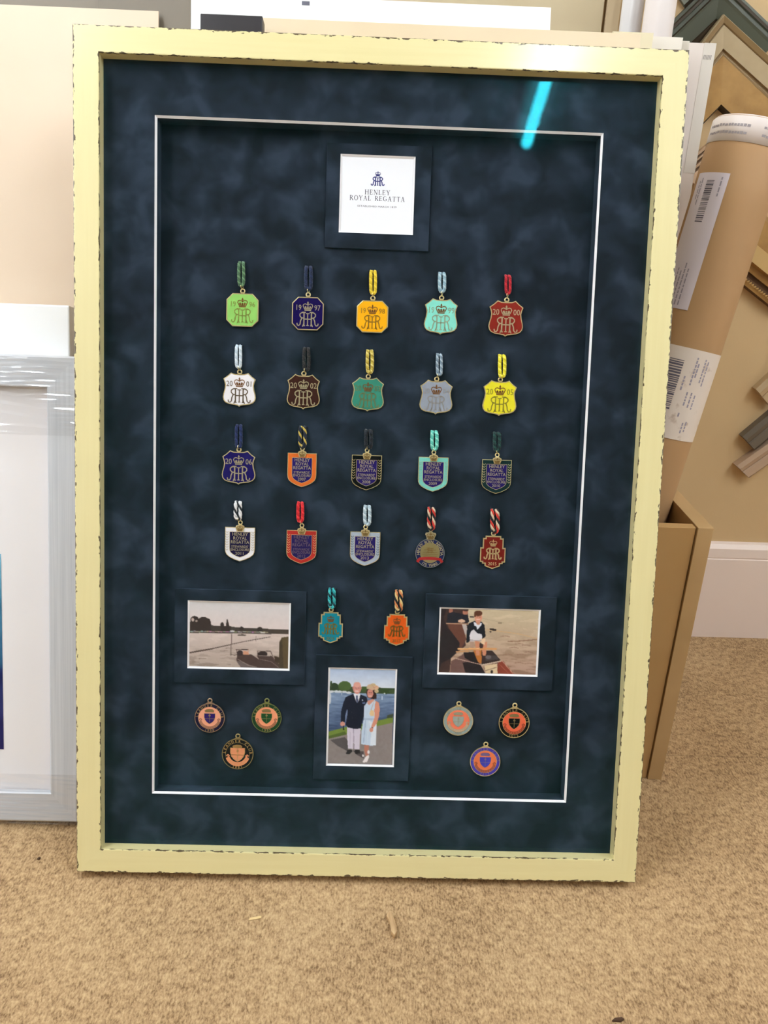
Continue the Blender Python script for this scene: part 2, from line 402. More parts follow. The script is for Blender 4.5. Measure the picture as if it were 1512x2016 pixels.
# ------------------------------------------------------------------ ceiling lights
def batten(x, y0, y1, z, label, s=1.0):
    e = empty('ceiling_light', Matrix.Translation((x, (y0+y1)/2, ZC)), label, 'ceiling light', 'fluorescent battens on the ceiling')
    L = (y1-y0)/2; dz = z-ZC
    bm = bmesh.new(); box(bm, -.058, .024, -L-.02, L+.02, dz+.03, -.0005, bev=.004); link('body', bm, mat('batten_white', (215, 215, 210), .5), e)
    bm = bmesh.new(); tube(bm, [(0, -L, dz), (0, L, dz)], .021, 16); link('lamp_tube', bm, emis('tube_glow', (241, 249, 255), 82*s), e)
    for sy in (-1, 1):
        bm = bmesh.new(); box(bm, -.02, .02, sy*(L+.008)-.008, sy*(L+.008)+.008, dz-.022, dz+.032); link('lamp_holder', bm, MATS['batten_white'], e)
    return e
P1 = fpos(*fr(1074, 160, .018), .018); 
batten(1.035, -1.53, -.15, 2.44, 'fluorescent batten light above the right end of the picture stack', .56)
batten(-.75, -.85, .45, 2.44, 'fluorescent batten light above the left end of the picture stack', 1.95)
batten(2.15, -1.5, 0, 2.44, 'added fill batten, out of view to the right over the open carpet', 1.45)  # unseen extra batten, added to brighten the back right wall and skirting
batten(-1.75, -2.6, -1.1, 2.44, 'added fill batten, out of view by the left wall', 1.6)  # second unseen batten, added as side fill clear of the glass reflection

wd = bpy.data.worlds.new('world'); bpy.context.scene.world = wd; wd.use_nodes = True
wd.node_tree.nodes['Background'].inputs[0].default_value = (.9, .92, 1, 1); wd.node_tree.nodes['Background'].inputs[1].default_value = .2

# ------------------------------------------------------------------ the cream display frame
frame = empty('picture_frame', fmat(0, 0, 0), 'tall distressed cream frame with navy suede mount full of enamel badges', 'picture frame')
IN = .0368
def moulding(p0, p1, inner):
    """one mitred rail: p0->p1 along its outer edge, inner = unit vector towards the opening"""
    p0, p1, inner = Vector(p0), Vector(p1), Vector(inner); L = (p1-p0).length; t = (p1-p0)/L
    prof = [(0, -D), (0, -.0012), (.0004, -.0003), (.0014, 0), (IN-.0014, 0), (IN-.0004, -.0003), (IN, -.0012), (IN, -.0235), (IN-.012, -.0235), (IN-.012, -D)]
    arc = [0]
    for a, b in zip(prof, prof[1:]): arc.append(arc[-1]+math.hypot(b[0]-a[0], b[1]-a[1]))
    bm = bmesh.new(); uvl = bm.loops.layers.uv.new('UVMap')
    A = [bm.verts.new((*(p0+t*o+inner*o), z)) for o, z in prof]; B = [bm.verts.new((*(p1-t*o+inner*o), z)) for o, z in prof]
    off = random.random()*10
    def setuv(f, vals):
        for l, uv in zip(f.loops, vals): l[uvl].uv = uv
    for i in range(len(prof)-1):
        f = bm.faces.new((A[i], A[i+1], B[i+1], B[i]))
        setuv(f, [(off+prof[i][0], arc[i]), (off+prof[i+1][0], arc[i+1]), (off+L-prof[i+1][0], arc[i+1]), (off+L-prof[i][0], arc[i])])
    n = len(prof)-1
    f = bm.faces.new((A[n], A[0], B[0], B[n])); setuv(f, [(0, .02)]*4)
    for q in (A[::-1], B): f = bm.faces.new(q); setuv(f, [(0, .02)]*len(q))
    bmesh.ops.recalc_face_normals(bm, faces=bm.faces[:])
    return link('frame_rail', bm, CREAM, frame)
moulding((0, 0), (W, 0), (0, 1)); moulding((W, 0), (W, H), (-1, 0)); moulding((W, H), (0, H), (0, -1)); moulding((0, H), (0, 0), (1, 0))
bm = bmesh.new(); v = [bm.verts.new(p) for p in ((IN-.006, IN-.006, -.0175), (W-IN+.006, IN-.006, -.0175), (W-IN+.006, H-IN+.006, -.0175), (IN-.006, H-IN+.006, -.0175))]; bm.faces.new(v)
o = link('glazing', bm, glass_mat(), frame); o['label'] = 'glass pane with a pale lamp reflection'
# window mount with bevelled aperture
MW = .0200; WB = .0460                     # depth of window mount face, of the backing
ap = [(.1100, .1190), (.7590, .1190), (.7590, 1.1335), (.1100, 1.1335)]
ou = [(IN-.008, IN-.008), (W-IN+.008, IN-.008), (W-IN+.008, H-IN+.008), (IN-.008, H-IN+.008)]
def ring(bm, o_, i_, zo, zi, mi=0, sub=1):
    for k in range(4):
        a, b, c, d = o_[k], o_[(k+1) % 4], i_[(k+1) % 4], i_[k]
        f = bm.faces.new([bm.verts.new((*p, z)) for p, z in ((a, zo), (b, zo), (c, zi), (d, zi))]); f.material_index = mi
bm = bmesh.new(); ring(bm, ou, ap, -MW, -MW)
link('window_mount', bm, SU_TOP, frame)
bm = bmesh.new(); ai = inset(ap, .0030); ring(bm, ap, ai, -MW, -MW-.0026)
o = link('bevel', bm, WHITE, frame); o['label'] = 'thin white bevelled edge of the opening'
bm = bmesh.new(); ring(bm, ai, [(x, y) for x, y in ai], -MW-.0026, -WB)
link('box_side', bm, SU_BACK, frame)
bm = bmesh.new(); f = bm.faces.new([bm.verts.new((*p, -WB)) for p in inset(ap, -.004)]); link('backing_board', bm, SU_BACK, frame)
bm = bmesh.new(); box(bm, .02, W-.02, .02, H-.02, -D, -WB-.0008); link('back_panel', bm, mat('backing_hardboard', (120, 92, 60), .8), frame)

# ------------------------------------------------------------------ small mounts with prints
def mount_thing(outer, opening, label, cat, T=.0032):
    us = [fr(*p, WB-T) for p in outer]; vs = [fr(*p, WB-T) for p in opening]
    x0 = (us[0][0]+us[3][0])/2; x1 = (us[1][0]+us[2][0])/2; y1 = (us[0][1]+us[1][1])/2; y0 = (us[2][1]+us[3][1])/2
    a0 = (vs[0][0]+vs[3][0])/2; a1 = (vs[1][0]+vs[2][0])/2; b1 = (vs[0][1]+vs[1][1])/2; b0 = (vs[2][1]+vs[3][1])/2
    e = empty('mounted_picture', fmat(x0, y0, WB-.0002), label, cat)
    Wd, Hd = x1-x0, y1-y0; o_ = [(0, 0), (Wd, 0), (Wd, Hd), (0, Hd)]
    i_ = [(a0-x0, b0-y0), (a1-x0, b0-y0), (a1-x0, b1-y0), (a0-x0, b1-y0)]
    bm = bmesh.new(); ring(bm, o_, i_, T, T)
    o2 = [(-.0004, -.0004), (Wd+.0004, -.0004), (Wd+.0004, Hd+.0004), (-.0004, Hd+.0004)]; ring(bm, o2, o_, 0, T)
    bmesh.ops.recalc_face_normals(bm, faces=bm.faces[:])
    link('mount_board', bm, SU_MNT, e)
    ii = inset(i_, .0027); bm = bmesh.new(); ring(bm, i_, ii, T, T-.0022); link('bevel', bm, WHITE, e)
    return e, (ii[0][0], ii[0][1], ii[2][0], ii[2][1], T-.0024)

# the regatta card, with hand-drawn serif capitals
def serif(bm, s, cx, y, h, track, z0, z1):
    k = .15*h; th = .06*h; sf = .05*h
    def V(x): return [((x, 0), (x, 1))]
    G = {
     'H': (.86, [([(.14, 0), (.14, 1)], k), ([(.72, 0), (.72, 1)], k), ([(.14, .52), (.72, .52)], th)], [(.14, 0), (.14, 1), (.72, 0), (.72, 1)]),
     'E': (.68, [([(.14, 0), (.14, 1)], k), ([(.14, .97), (.6, .97)], th), ([(.14, .52), (.48, .52)], th), ([(.14, .03), (.62, .03)], th), ([(.6, 1), (.6, .8)], sf), ([(.62, 0), (.62, .22)], sf), ([(.48, .62), (.48, .42)], sf)], [(.14, 0), (.14, 1)]),
     'N': (.9, [([(.16, 0), (.16, 1)], th), ([(.76, 0), (.76, 1)], th), ([(.14, 1), (.76, 0)], k)], [(.16, 0), (.12, 1), (.76, 1)]),
     'L': (.64, [([(.14, 0), (.14, 1)], k), ([(.14, .03), (.58, .03)], th), ([(.58, 0), (.58, .24)], sf)], [(.14, 0), (.14, 1)]),
     'Y': (.78, [([(.1, 1), (.4, .48)], k), ([(.7, 1), (.4, .48)], th), ([(.4, .5), (.4, 0)], k)], [(.4, 0), (.1, 1), (.7, 1)]),
     'R': (.78, [([(.14, 0), (.14, 1)], k), ([(.14, .97), (.4, .97), (.52, .9), (.57, .77), (.52, .63), (.4, .55), (.14, .53)], [th, th, k*.8, k, k*.8, th, th]), ([(.36, .53), (.7, 0)], k)], [(.14, 0), (.14, 1), (.7, 0)]),
     'O': (.9, [([(.44+.36*math.sin(a), .5+.5*math.cos(a)) for a in [2*PI*i/20 for i in range(21)]], [th+(k-th)*abs(math.sin(2*PI*i/20)) for i in range(21)])], []),
     'A': (.84, [([(.4, 1), (.12, 0)], th), ([(.4, 1), (.7, 0)], k), ([(.22, .36), (.6, .36)], th)], [(.12, 0), (.7, 0)]),
     'G': (.86, [([(.72, .8), (.62, .94), (.44, 1), (.24, .92), (.12, .72), (.1, .5), (.14, .26), (.28, .06), (.46, 0), (.62, .04), (.7, .1), (.7, .4)], [sf, th, th, k*.7, k, k, k, k*.7, th, th, k*.8, k]), ([(.58, .42), (.8, .42)], sf)], []),
     'T': (.76, [([(.38, 0), (.38, 1)], k), ([(.06, .97), (.7, .97)], th), ([(.06, 1), (.06, .8)], sf), ([(.7, 1), (.7, .8)], sf)], [(.38, 0)]),
     ' ': (.5, [], [])}
    tot = sum(G[c][0]*h+track for c in s)-track; x = cx-tot/2
    for c in s:
        w, st, sr = G[c]
        for pts, ww in st: stroke(bm, [(x+a*h, y+b*h) for a, b in pts], ww, z0, z1)
        for a, b in sr: stroke(bm, [(x+(a-.13)*h, y+b*h), (x+(a+.13)*h, y+b*h)], sf, z0, z1)
        x += w*h+track
def monogram(bm, cx, y0, h, lw, z0, z1, mi=0):
    """interlaced H, T and a mirrored pair of R"""
    s = h
    def S(pts, w=1): stroke(bm, [(cx+a*s, y0+b*s) for a, b in pts], lw*w, z0, z1, mi)
    for k in (-1, 1):
        S([(k*.27, .05), (k*.27, .97)], 1.15); S([(k*.14, .99), (k*.42, .99)], .9); S([(k*.18, .02), (k*.38, .02)], .8)
        S([(k*.3, .97), (k*.46, .95), (k*.57, .85), (k*.57, .72), (k*.47, .6), (k*.3, .56)])
        S([(k*.42, .58), (k*.52, .36), (k*.55, .12), (k*.64, .02), (k*.75, .05), (k*.78, .2)])
        S([(k*.27, .2), (k*.38, -.06)], .8)
    S([(-.27, .5), (.27, .5)]); S([(0, .06), (0, .88)], .9); S([(-.14, .9), (.14, .9)], .8); S([(-.09, .04), (.09, .04)], .7)
def crown(bm, cx, y0, w, z0, z1, mi=0, lw=None):
    lw = lw or w*.075; h = w*.78
    def S(p, k=1): stroke(bm, [(cx+a*w, y0+b*w) for a, b in p], lw*k, z0, z1, mi)
    S([(-.33, .0), (.33, .0)], 1.3); S([(-.35, .12), (.35, .12)], 1)
    for k in (-1, 1):
        S([(k*.34, .12), (k*.48, .42), (k*.42, .56), (k*.26, .62), (k*.08, .55), (0, .46)]); S([(k*.16, .12), (k*.2, .3), (k*.26, .38)], 1.4)
    S([(0, .1), (0, .36)], 2.2); S([(0, .46), (0, .84)], 1.1); S([(-.09, .7), (.09, .7)], 1.1)
    for k in (-1, 0, 1): S([(k*.26-.06, .26), (k*.26+.06, .26)], 1.6)

e, (x0, y0, x1, y1, z) = mount_thing([(645, 283), (852, 287), (841, 494), (639, 487)], [(671.5, 302.5), (819, 309), (812, 463), (666, 457)],
    'square white regatta card in a navy suede mount at the top', 'mounted card')
bm = bmesh.new(); f = bm.faces.new([bm.verts.new(p) for p in ((x0-.001, y0-.001, z), (x1+.001, y0-.001, z), (x1+.001, y1+.001, z), (x0-.001, y1+.001, z))])
card = link('card', bm, mat('card_white', (244, 246, 250), .55), e)
cw, chh = x1-x0, y1-y0; ccx = (x0+x1)/2+cw*.005
NAVY = mat('navy_ink', (48, 52, 120), .6); GREYINK = mat('grey_ink', (84, 84, 96), .6)
bm = bmesh.new(); monogram(bm, ccx, y0+chh*.627, chh*.115, chh*.0145, z, z+.0001); crown(bm, ccx, y0+chh*.755, chh*.075, z, z+.0001, lw=chh*.0075); link('emblem', bm, NAVY, card)
bm = bmesh.new(); serif(bm, 'HENLEY', ccx, y0+chh*.505, chh*.063, cw*.0125, z, z+.0001); serif(bm, 'ROYAL REGATTA', ccx, y0+chh*.423, chh*.063, cw*.0115, z, z+.0001)
text_bm(bm, 'ESTABLISHED MARCH 1839', chh*.032, ccx, y0+chh*.335, z, z+.0001, width=cw*.55)
link('lettering', bm, GREYINK, card)

# left print: river with moored launches, early light
e, (x0, y0, x1, y1, z) = mount_thing([(345, 1159), (602, 1166), (599, 1347), (342, 1345)], [(369.5, 1182), (573, 1187), (570, 1320), (369, 1316)],
    'small landscape print of a river with two moored launches', 'mounted photograph')
p = Paint([(85, 62), (1440, 88), (1430, 975), (80, 955)], 210, 138, (200, 185, 175))
p.gradv(60, (214, 212, 212), 430, (222, 208, 204))
wm = (p.Y > 470).astype(float); p.gradv(470, (212, 196, 188), 960, (176, 160, 148), wm)
n = p.noise(30, 5, 3); p.c -= (wm*np.clip((p.Y-600)/350, 0, 1)*(n > .56))[..., None]*28; p.c += (wm*(n < .38))[..., None]*8
dk = (60, 50, 46)
p.poly([(85, 400), (380, 385), (500, 395), (640, 400), (800, 415), (1430, 435), (1430, 500), (85, 490)], (72, 64, 58))
p.ell(150, 320, 60, 62, dk); p.ell(270, 360, 92, 90, dk); p.ell(330, 380, 45, 90, dk); p.poly([(85, 340), (360, 300), (380, 480), (85, 480)], dk); p.ell(125, 310, 18, 26, (190, 170, 160)); p.ell(175, 325, 16, 14, (170, 155, 146))
p.ell(525, 380, 25, 38, dk); p.poly([(575, 400), (590, 295), (600, 300), (625, 400)], dk); p.poly([(500, 390), (650, 395), (640, 480), (510, 480)], dk); p.ell(790, 425, 28, 26, dk); p.ell(1040, 435, 38, 34, dk)
for x in range(95, 1130, 38): p.ell(x+rng.random()*20, 468+rng.random()*6, 26, 8, (176-rng.random()*50, 168-rng.random()*50, 162-rng.random()*50))
p.ell(665, 462, 32, 12, (205, 205, 205)); p.ell(1080, 480, 34, 9, (205, 200, 196)); p.ell(795, 517, 62, 13, (92, 82, 74)); p.line([(85, 490), (1430, 494)], 8, (110, 98, 90), .8)
p.line([(85, 765), (400, 705), (650, 645), (850, 600), (1000, 572), (1190, 535)], 9, (84, 70, 64)); p.line([(85, 768), (400, 708)], 20, (84, 70, 64)); p.line([(400, 706), (650, 647)], 13, (84, 70, 64))
p.line([(655, 510), (655, 650)], 15, (128, 110, 104)); p.line([(650, 650), (645, 800)], 11, (110, 96, 88), .8); p.line([(990, 530), (990, 600)], 8, (130, 112, 104)); p.line([(640, 780), (700, 800), (740, 780)], 9, (104, 92, 84))
for a, b in ((550, 740), (620, 700), (260, 850), (170, 900)): p.line([(a-50, b), (a+50, b-4)], 7, (134, 118, 108))
p.poly([(1310, 600), (1340, 545), (1430, 530), (1430, 975), (1300, 975)], (92, 78, 54)); p.poly([(1310, 620), (1345, 560), (1370, 975), (1300, 975)], (74, 62, 46))
bt = (78, 62, 58)
p.poly([(725, 870), (730, 780), (930, 785), (1040, 860), (1070, 975), (790, 975)], bt); p.line([(718, 718), (885, 716)], 10, (72, 58, 54)); p.line([(725, 718), (735, 790)], 9, bt); p.line([(880, 718), (886, 780)], 7, (200, 140, 110))
p.ell(770, 765, 42, 38, (62, 50, 50)); p.poly([(815, 730), (880, 745), (900, 790), (815, 790)], (206, 150, 120)); p.poly([(725, 880), (800, 880), (1000, 975), (790, 975)], (108, 96, 92)); p.line([(740, 850), (880, 930), (1000, 960)], 8, (150, 136, 128))
p.poly([(1000, 800), (1200, 800), (1300, 900), (1320, 975), (1060, 975), (1040, 860)], bt); p.line([(1008, 735), (1190, 735), (1240, 860)], 9, (96, 80, 76)); p.line([(1010, 735), (1010, 800)], 7, bt); p.ell(1080, 775, 66, 38, (58, 46, 44)); p.line([(1030, 800), (1180, 802)], 8, (190, 176, 166)); p.poly([(1240, 800), (1310, 820), (1310, 900), (1250, 880)], (70, 56, 44)); p.line([(1050, 850), (1200, 880), (1300, 960)], 8, (130, 116, 110))
p.c += (p.noise(6, 6, 9)-.5)[..., None]*9; p.blur(1)
p.mesh('print', x1-x0, y1-y0, e, x0, y0, z, INK)

# right print: rower seated in an open boat
e, (x0, y0, x1, y1, z) = mount_thing([(839, 1169), (1096, 1177), (1087, 1361), (833, 1353)], [(866, 1195), (1065, 1201), (1058, 1333), (860, 1327)],
    'small landscape print of a rower sitting in a wooden boat', 'mounted photograph')
p = Paint([(118, 80), (1398, 108), (1362, 948), (88, 905)], 206, 138, (190, 165, 140))
p.gradv(80, (206, 190, 158), 950, (170, 138, 120)); n = p.noise(34, 6, 5); p.c -= (np.clip((p.Y-300)/500, 0, 1)*(n > .54))[..., None]*24; p.c += (n < .40)[..., None]*10.
bk = (42, 34, 34); br = (96, 62, 50)
p.poly([(118, 80), (470, 80), (470, 300), (430, 420), (440, 560), (340, 640), (250, 720), (230, 905), (88, 905)], (70, 50, 46))
p.poly([(190, 260), (400, 275), (450, 480), (380, 600), (260, 420)], (104, 66, 54)); p.poly([(118, 300), (230, 350), (360, 520), (350, 620), (240, 730), (120, 790), (88, 905)], (44, 36, 38)); p.poly([(118, 80), (190, 80), (150, 200), (200, 330), (118, 400)], (48, 36, 38))
p.ell(245, 105, 28, 34, (170, 110, 90)); p.poly([(200, 150), (270, 120), (400, 150), (420, 230), (300, 265), (190, 270)], (40, 38, 46)); p.ell(435, 125, 36, 34, (176, 118, 96)); p.ell(440, 96, 38, 18, (60, 40, 34)); p.poly([(400, 160), (470, 165), (486, 255), (440, 260), (390, 220)], (36, 34, 42))
p.ell(385, 240, 48, 22, (214, 176, 150)); p.line([(190, 272), (470, 278)], 14, (196, 156, 124)); p.poly([(390, 285), (450, 285), (470, 410), (430, 410)], (188, 176, 170)); p.line([(500, 186), (540, 188)], 18, (60, 50, 46)); p.line([(660, 205), (940, 262)], 6, (176, 160, 132)); p.line([(870, 262), (910, 264)], 12, (128, 112, 92))
p.line([(720, 350), (1130, 405), (1385, 468)], 11, (204, 168, 126)); p.line([(765, 345), (830, 355)], 26, (52, 44, 40)); p.ell(765, 378, 12, 10, (52, 44, 40))
p.line([(1000, 505), (1150, 500), (1370, 482)], 14, (146, 112, 90)); 
for a, b in ((1150, 540), (1270, 650), (1000, 680), (1150, 790), (1280, 800), (1080, 590), (1240, 560), (1300, 880), (960, 440), (1180, 680)): p.line([(a-60, b), (a, b-8), (a+55, b+6)], 10, (146, 112, 94), .7)
p.poly([(330, 720), (420, 660), (560, 690), (640, 800), (700, 930), (240, 905), (250, 760)], (112, 84, 78)); p.poly([(400, 780), (560, 760), (640, 820), (700, 930), (440, 915)], (44, 36, 38)); p.poly([(410, 650), (560, 640), (620, 790), (500, 760), (430, 720)], (40, 32, 34))
p.poly([(540, 620), (700, 620), (690, 720), (640, 800), (600, 770)], (186, 116, 56)); p.poly([(650, 620), (790, 625), (900, 750), (860, 790), (650, 810)], (58, 44, 42)); p.poly([(700, 690), (840, 690), (880, 740), (700, 760)], (74, 66, 68)); p.ell(740, 710, 38, 26, (112, 104, 106))
p.poly([(860, 790), (920, 750), (1080, 935), (860, 928)], (140, 66, 50)); p.line([(915, 755), (1070, 935)], 10, (196, 150, 130)); p.line([(880, 800), (1010, 932)], 6, (176, 104, 84))
p.poly([(690, 820), (855, 800), (862, 930), (700, 925)], (222, 198, 160)); p.line([(700, 890), (850, 845)], 8, (120, 96, 80)); p.ell(785, 905, 18, 22, (52, 42, 36)); p.line([(650, 815), (905, 765)], 16, (206, 184, 164)); p.line([(270, 715), (440, 758), (640, 808), (700, 905)], 10, (190, 160, 144))
p.poly([(560, 500), (620, 505), (622, 690), (580, 690)], (206, 140, 108)); p.poly([(640, 520), (725, 510), (705, 690), (665, 690)], (212, 144, 112)); p.ell(645, 560, 26, 40, (70, 50, 46)); p.poly([(500, 500), (550, 505), (545, 600), (500, 590)], (176, 146, 128)); p.poly([(625, 470), (700, 465), (690, 550), (640, 530)], (232, 200, 164))
p.poly([(460, 320), (480, 270), (550, 240), (650, 250), (685, 290), (702, 440), (660, 470), (560, 430), (470, 520), (446, 520)], (30, 30, 38)); p.poly([(490, 430), (510, 370), (545, 350), (600, 400), (650, 410), (660, 460), (600, 500), (500, 505)], (222, 218, 222)); p.line([(500, 490), (640, 495)], 16, (176, 168, 170))
p.poly([(545, 250), (600, 270), (655, 262), (640, 300), (590, 355), (580, 310), (552, 300)], (226, 228, 236)); p.poly([(560, 225), (640, 225), (620, 290), (590, 290)], (200, 138, 112)); p.ell(605, 195, 48, 62, (214, 148, 122)); p.ell(603, 140, 56, 36, (96, 58, 40)); p.ell(560, 165, 14, 26, (96, 58, 40)); p.line([(582, 218), (622, 220)], 8, (240, 220, 210)); p.line([(580, 185), (596, 186)], 7, (110, 66, 56)); p.line([(614, 187), (632, 189)], 7, (110, 66, 56))
p.line([(345, 603), (840, 602)], 24, (218, 158, 100)); p.line([(345, 597), (620, 598)], 8, (240, 196, 140)); p.line([(320, 640), (480, 632)], 16, (196, 146, 98))
p.c += (p.noise(6, 6, 19)-.5)[..., None]*9; p.blur(1)
p.mesh('print', x1-x0, y1-y0, e, x0, y0, z, INK)

# centre print: couple by the water
e, (x0, y0, x1, y1, z) = mount_thing([(623, 1290), (813, 1294), (802, 1538), (616, 1534)], [(647.5, 1313), (782.5, 1318), (775, 1510.5), (641, 1507)],
    'portrait print of a man in a blazer and a woman in a pale dress', 'mounted photograph')
p = Paint([(165, 125), (1345, 165), (1275, 1845), (115, 1810)], 140, 200, (150, 140, 140))
p.gradv(120, (176, 196, 226), 520, (224, 230, 240)); n = p.noise(20, 8, 31); p.c += ((n-.5)*(p.Y < 520))[..., None]*20
wm = ((p.Y > 540)).astype(float); p.gradv(540, (128, 150, 180), 1200, (66, 84, 116), wm); n = p.noise(18, 3, 8); p.c += (wm*(n-.5))[..., None]*70
gr = (56, 78, 44)
p.poly([(150, 430), (1340, 480), (1320, 585), (150, 545)], (60, 76, 52)); p.ell(235, 440, 80, 62, (44, 62, 40)); p.ell(425, 435, 118, 88, (74, 98, 52)); p.ell(780, 490, 90, 46, (66, 90, 48)); p.ell(1160, 530, 92, 56, (58, 80, 46)); p.ell(1280, 540, 60, 36, (72, 92, 58)); p.ell(180, 400, 20, 60, (58, 76, 48))
for a in (190, 270, 330, 420, 500): p.ell(a, 515+(a % 3)*6+a*.05, 46, 20, (206, 212, 218))
p.ell(1145, 573, 22, 9, (226, 230, 236)); p.line([(370, 530), (370, 590)], 8, (216, 222, 230)); p.line([(1100, 620), (1100, 680)], 14, (206, 214, 226)); p.ell(155, 640, 26, 110, (206, 214, 222))
p.poly([(130, 1240), (560, 1130), (800, 1100), (1300, 990), (1290, 1110), (960, 1160), (480, 1300), (130, 1380)], (116, 138, 62)); p.poly([(130, 1320), (420, 1240), (480, 1300), (130, 1380)], (84, 104, 48))
p.poly([(120, 1370), (480, 1290), (960, 1160), (1290, 1090), (1275, 1845), (115, 1810)], (140, 130, 128)); n = p.noise(5, 5, 44); p.c += ((n-.5)*(p.Y > 1380))[..., None]*14
p.poly([(160, 1390), (420, 1340), (480, 1400), (480, 1600), (300, 1500)], (86, 80, 82)); p.poly([(560, 1580), (760, 1600), (770, 1730), (640, 1660)], (84, 76, 78)); p.poly([(1190, 960), (1300, 930), (1290, 1000), (1180, 1010)], (70, 80, 60))
nv = (24, 28, 46)
p.poly([(470, 1150), (720, 1160), (700, 1300), (690, 1560), (600, 1560), (588, 1330), (570, 1555), (480, 1545), (465, 1300)], (214, 206, 222)); p.line([(582, 1200), (588, 1545)], 14, (160, 150, 172)); p.line([(520, 1250), (515, 1520)], 14, (196, 188, 206))
p.poly([(440, 1640), (470, 1570), (545, 1560), (560, 1600), (500, 1650)], (40, 36, 40)); p.poly([(600, 1570), (690, 1565), (700, 1640), (610, 1640)], (40, 36, 40))
p.poly([(440, 630), (570, 575), (720, 590), (820, 630), (850, 760), (790, 900), (740, 1060), (715, 1190), (600, 1195), (480, 1170), (440, 1120), (480, 900), (470, 830), (430, 960), (425, 1070), (350, 1065), (355, 900), (390, 760)], nv)
p.poly([(470, 830), (440, 960), (430, 1110), (470, 900)], (130, 140, 170)); p.poly([(582, 570), (705, 575), (690, 690), (650, 740), (620, 690)], (232, 234, 242)); p.poly([(630, 600), (660, 600), (668, 700), (650, 745), (630, 700)], (72, 82, 110)); p.line([(600, 640), (645, 760)], 8, (12, 14, 26)); p.line([(700, 640), (655, 760)], 8, (12, 14, 26))
p.ell(745, 688, 13, 14, (196, 200, 214)); p.poly([(740, 725), (795, 720), (795, 752), (745, 748)], (96, 112, 150)); p.ell(550, 900, 10, 10, (60, 58, 66)); p.ell(560, 1000, 10, 10, (60, 58, 66)); p.ell(580, 910, 8, 8, (58, 56, 62))
p.ell(650, 470, 74, 108, (214, 150, 138)); p.ell(650, 410, 62, 48, (224, 166, 152)); p.ell(579, 470, 12, 26, (196, 130, 116)); p.ell(722, 475, 10, 26, (196, 130, 116)); p.line([(620, 528), (672, 530)], 14, (240, 220, 216)); p.line([(616, 470), (636, 470)], 10, (120, 80, 76)); p.line([(664, 472), (684, 473)], 10, (120, 80, 76)); p.line([(648, 480), (646, 505)], 10, (190, 116, 104))
p.ell(385, 1105, 44, 42, (206, 146, 130)); p.line([(400, 1150), (400, 1205)], 22, (26, 26, 30))
p.poly([(770, 1490), (860, 1490), (850, 1700), (800, 1700), (775, 1600)], (186, 122, 104)); p.poly([(740, 1790), (790, 1700), (850, 1660), (862, 1700), (820, 1790), (760, 1800)], (240, 232, 232)); p.ell(850, 1610, 22, 34, (232, 226, 228)); p.ell(750, 1675, 18, 20, (232, 226, 228))
p.poly([(770, 800), (830, 720), (960, 680), (1000, 720), (960, 1010), (1000, 1150), (985, 1490), (900, 1500), (720, 1470), (730, 1200), (770, 1000)], (196, 214, 234)); p.poly([(860, 1050), (1000, 1110), (985, 1490), (880, 1495), (900, 1260)], (222, 232, 244)); p.line([(800, 1050), (760, 1440)], 22, (168, 188, 214)); p.line([(850, 1060), (830, 1460)], 12, (210, 224, 240)); p.poly([(770, 1000), (960, 1010), (955, 1040), (765, 1035)], (170, 190, 216))
p.poly([(830, 700), (960, 660), (950, 700), (870, 770), (840, 760)], (206, 144, 126)); p.poly([(980, 700), (1040, 730), (1060, 850), (1040, 980), (1000, 1110), (930, 1180), (900, 1160), (960, 1000), (960, 860)], (212, 144, 122)); p.ell(905, 1215, 34, 40, (208, 144, 126)); p.line([(905, 1170), (935, 1180)], 12, (70, 50, 50))
p.poly([(870, 930), (890, 860), (950, 870), (955, 970), (890, 965)], (226, 196, 150)); p.line([(900, 860), (960, 700)], 7, (190, 150, 130))
p.poly([(810, 560), (830, 480), (960, 480), (1000, 600), (1000, 660), (940, 670), (840, 640)], (54, 34, 32)); p.ell(885, 570, 56, 78, (206, 140, 126)); p.line([(862, 612), (908, 614)], 12, (240, 222, 220)); p.line([(860, 556), (876, 556)], 9, (100, 60, 56)); p.line([(900, 557), (916, 558)], 9, (100, 60, 56))
for a, b, r in ((880, 450, 50), (940, 430, 50), (990, 470, 52), (1000, 530, 40), (930, 480, 44), (850, 470, 30)): p.ell(a, b, r, r*.8, (222-rng.random()*26, 186-rng.random()*20, 156-rng.random()*20))
p.line([(900, 400), (960, 470), (1010, 440)], 8, (190, 146, 120)); p.line([(940, 500), (1010, 540)], 9, (184, 140, 112))
p.c += (p.noise(5, 5, 77)-.5)[..., None]*8; p.blur(1)
p.mesh('print', x1-x0, y1-y0, e, x0, y0, z, INK)

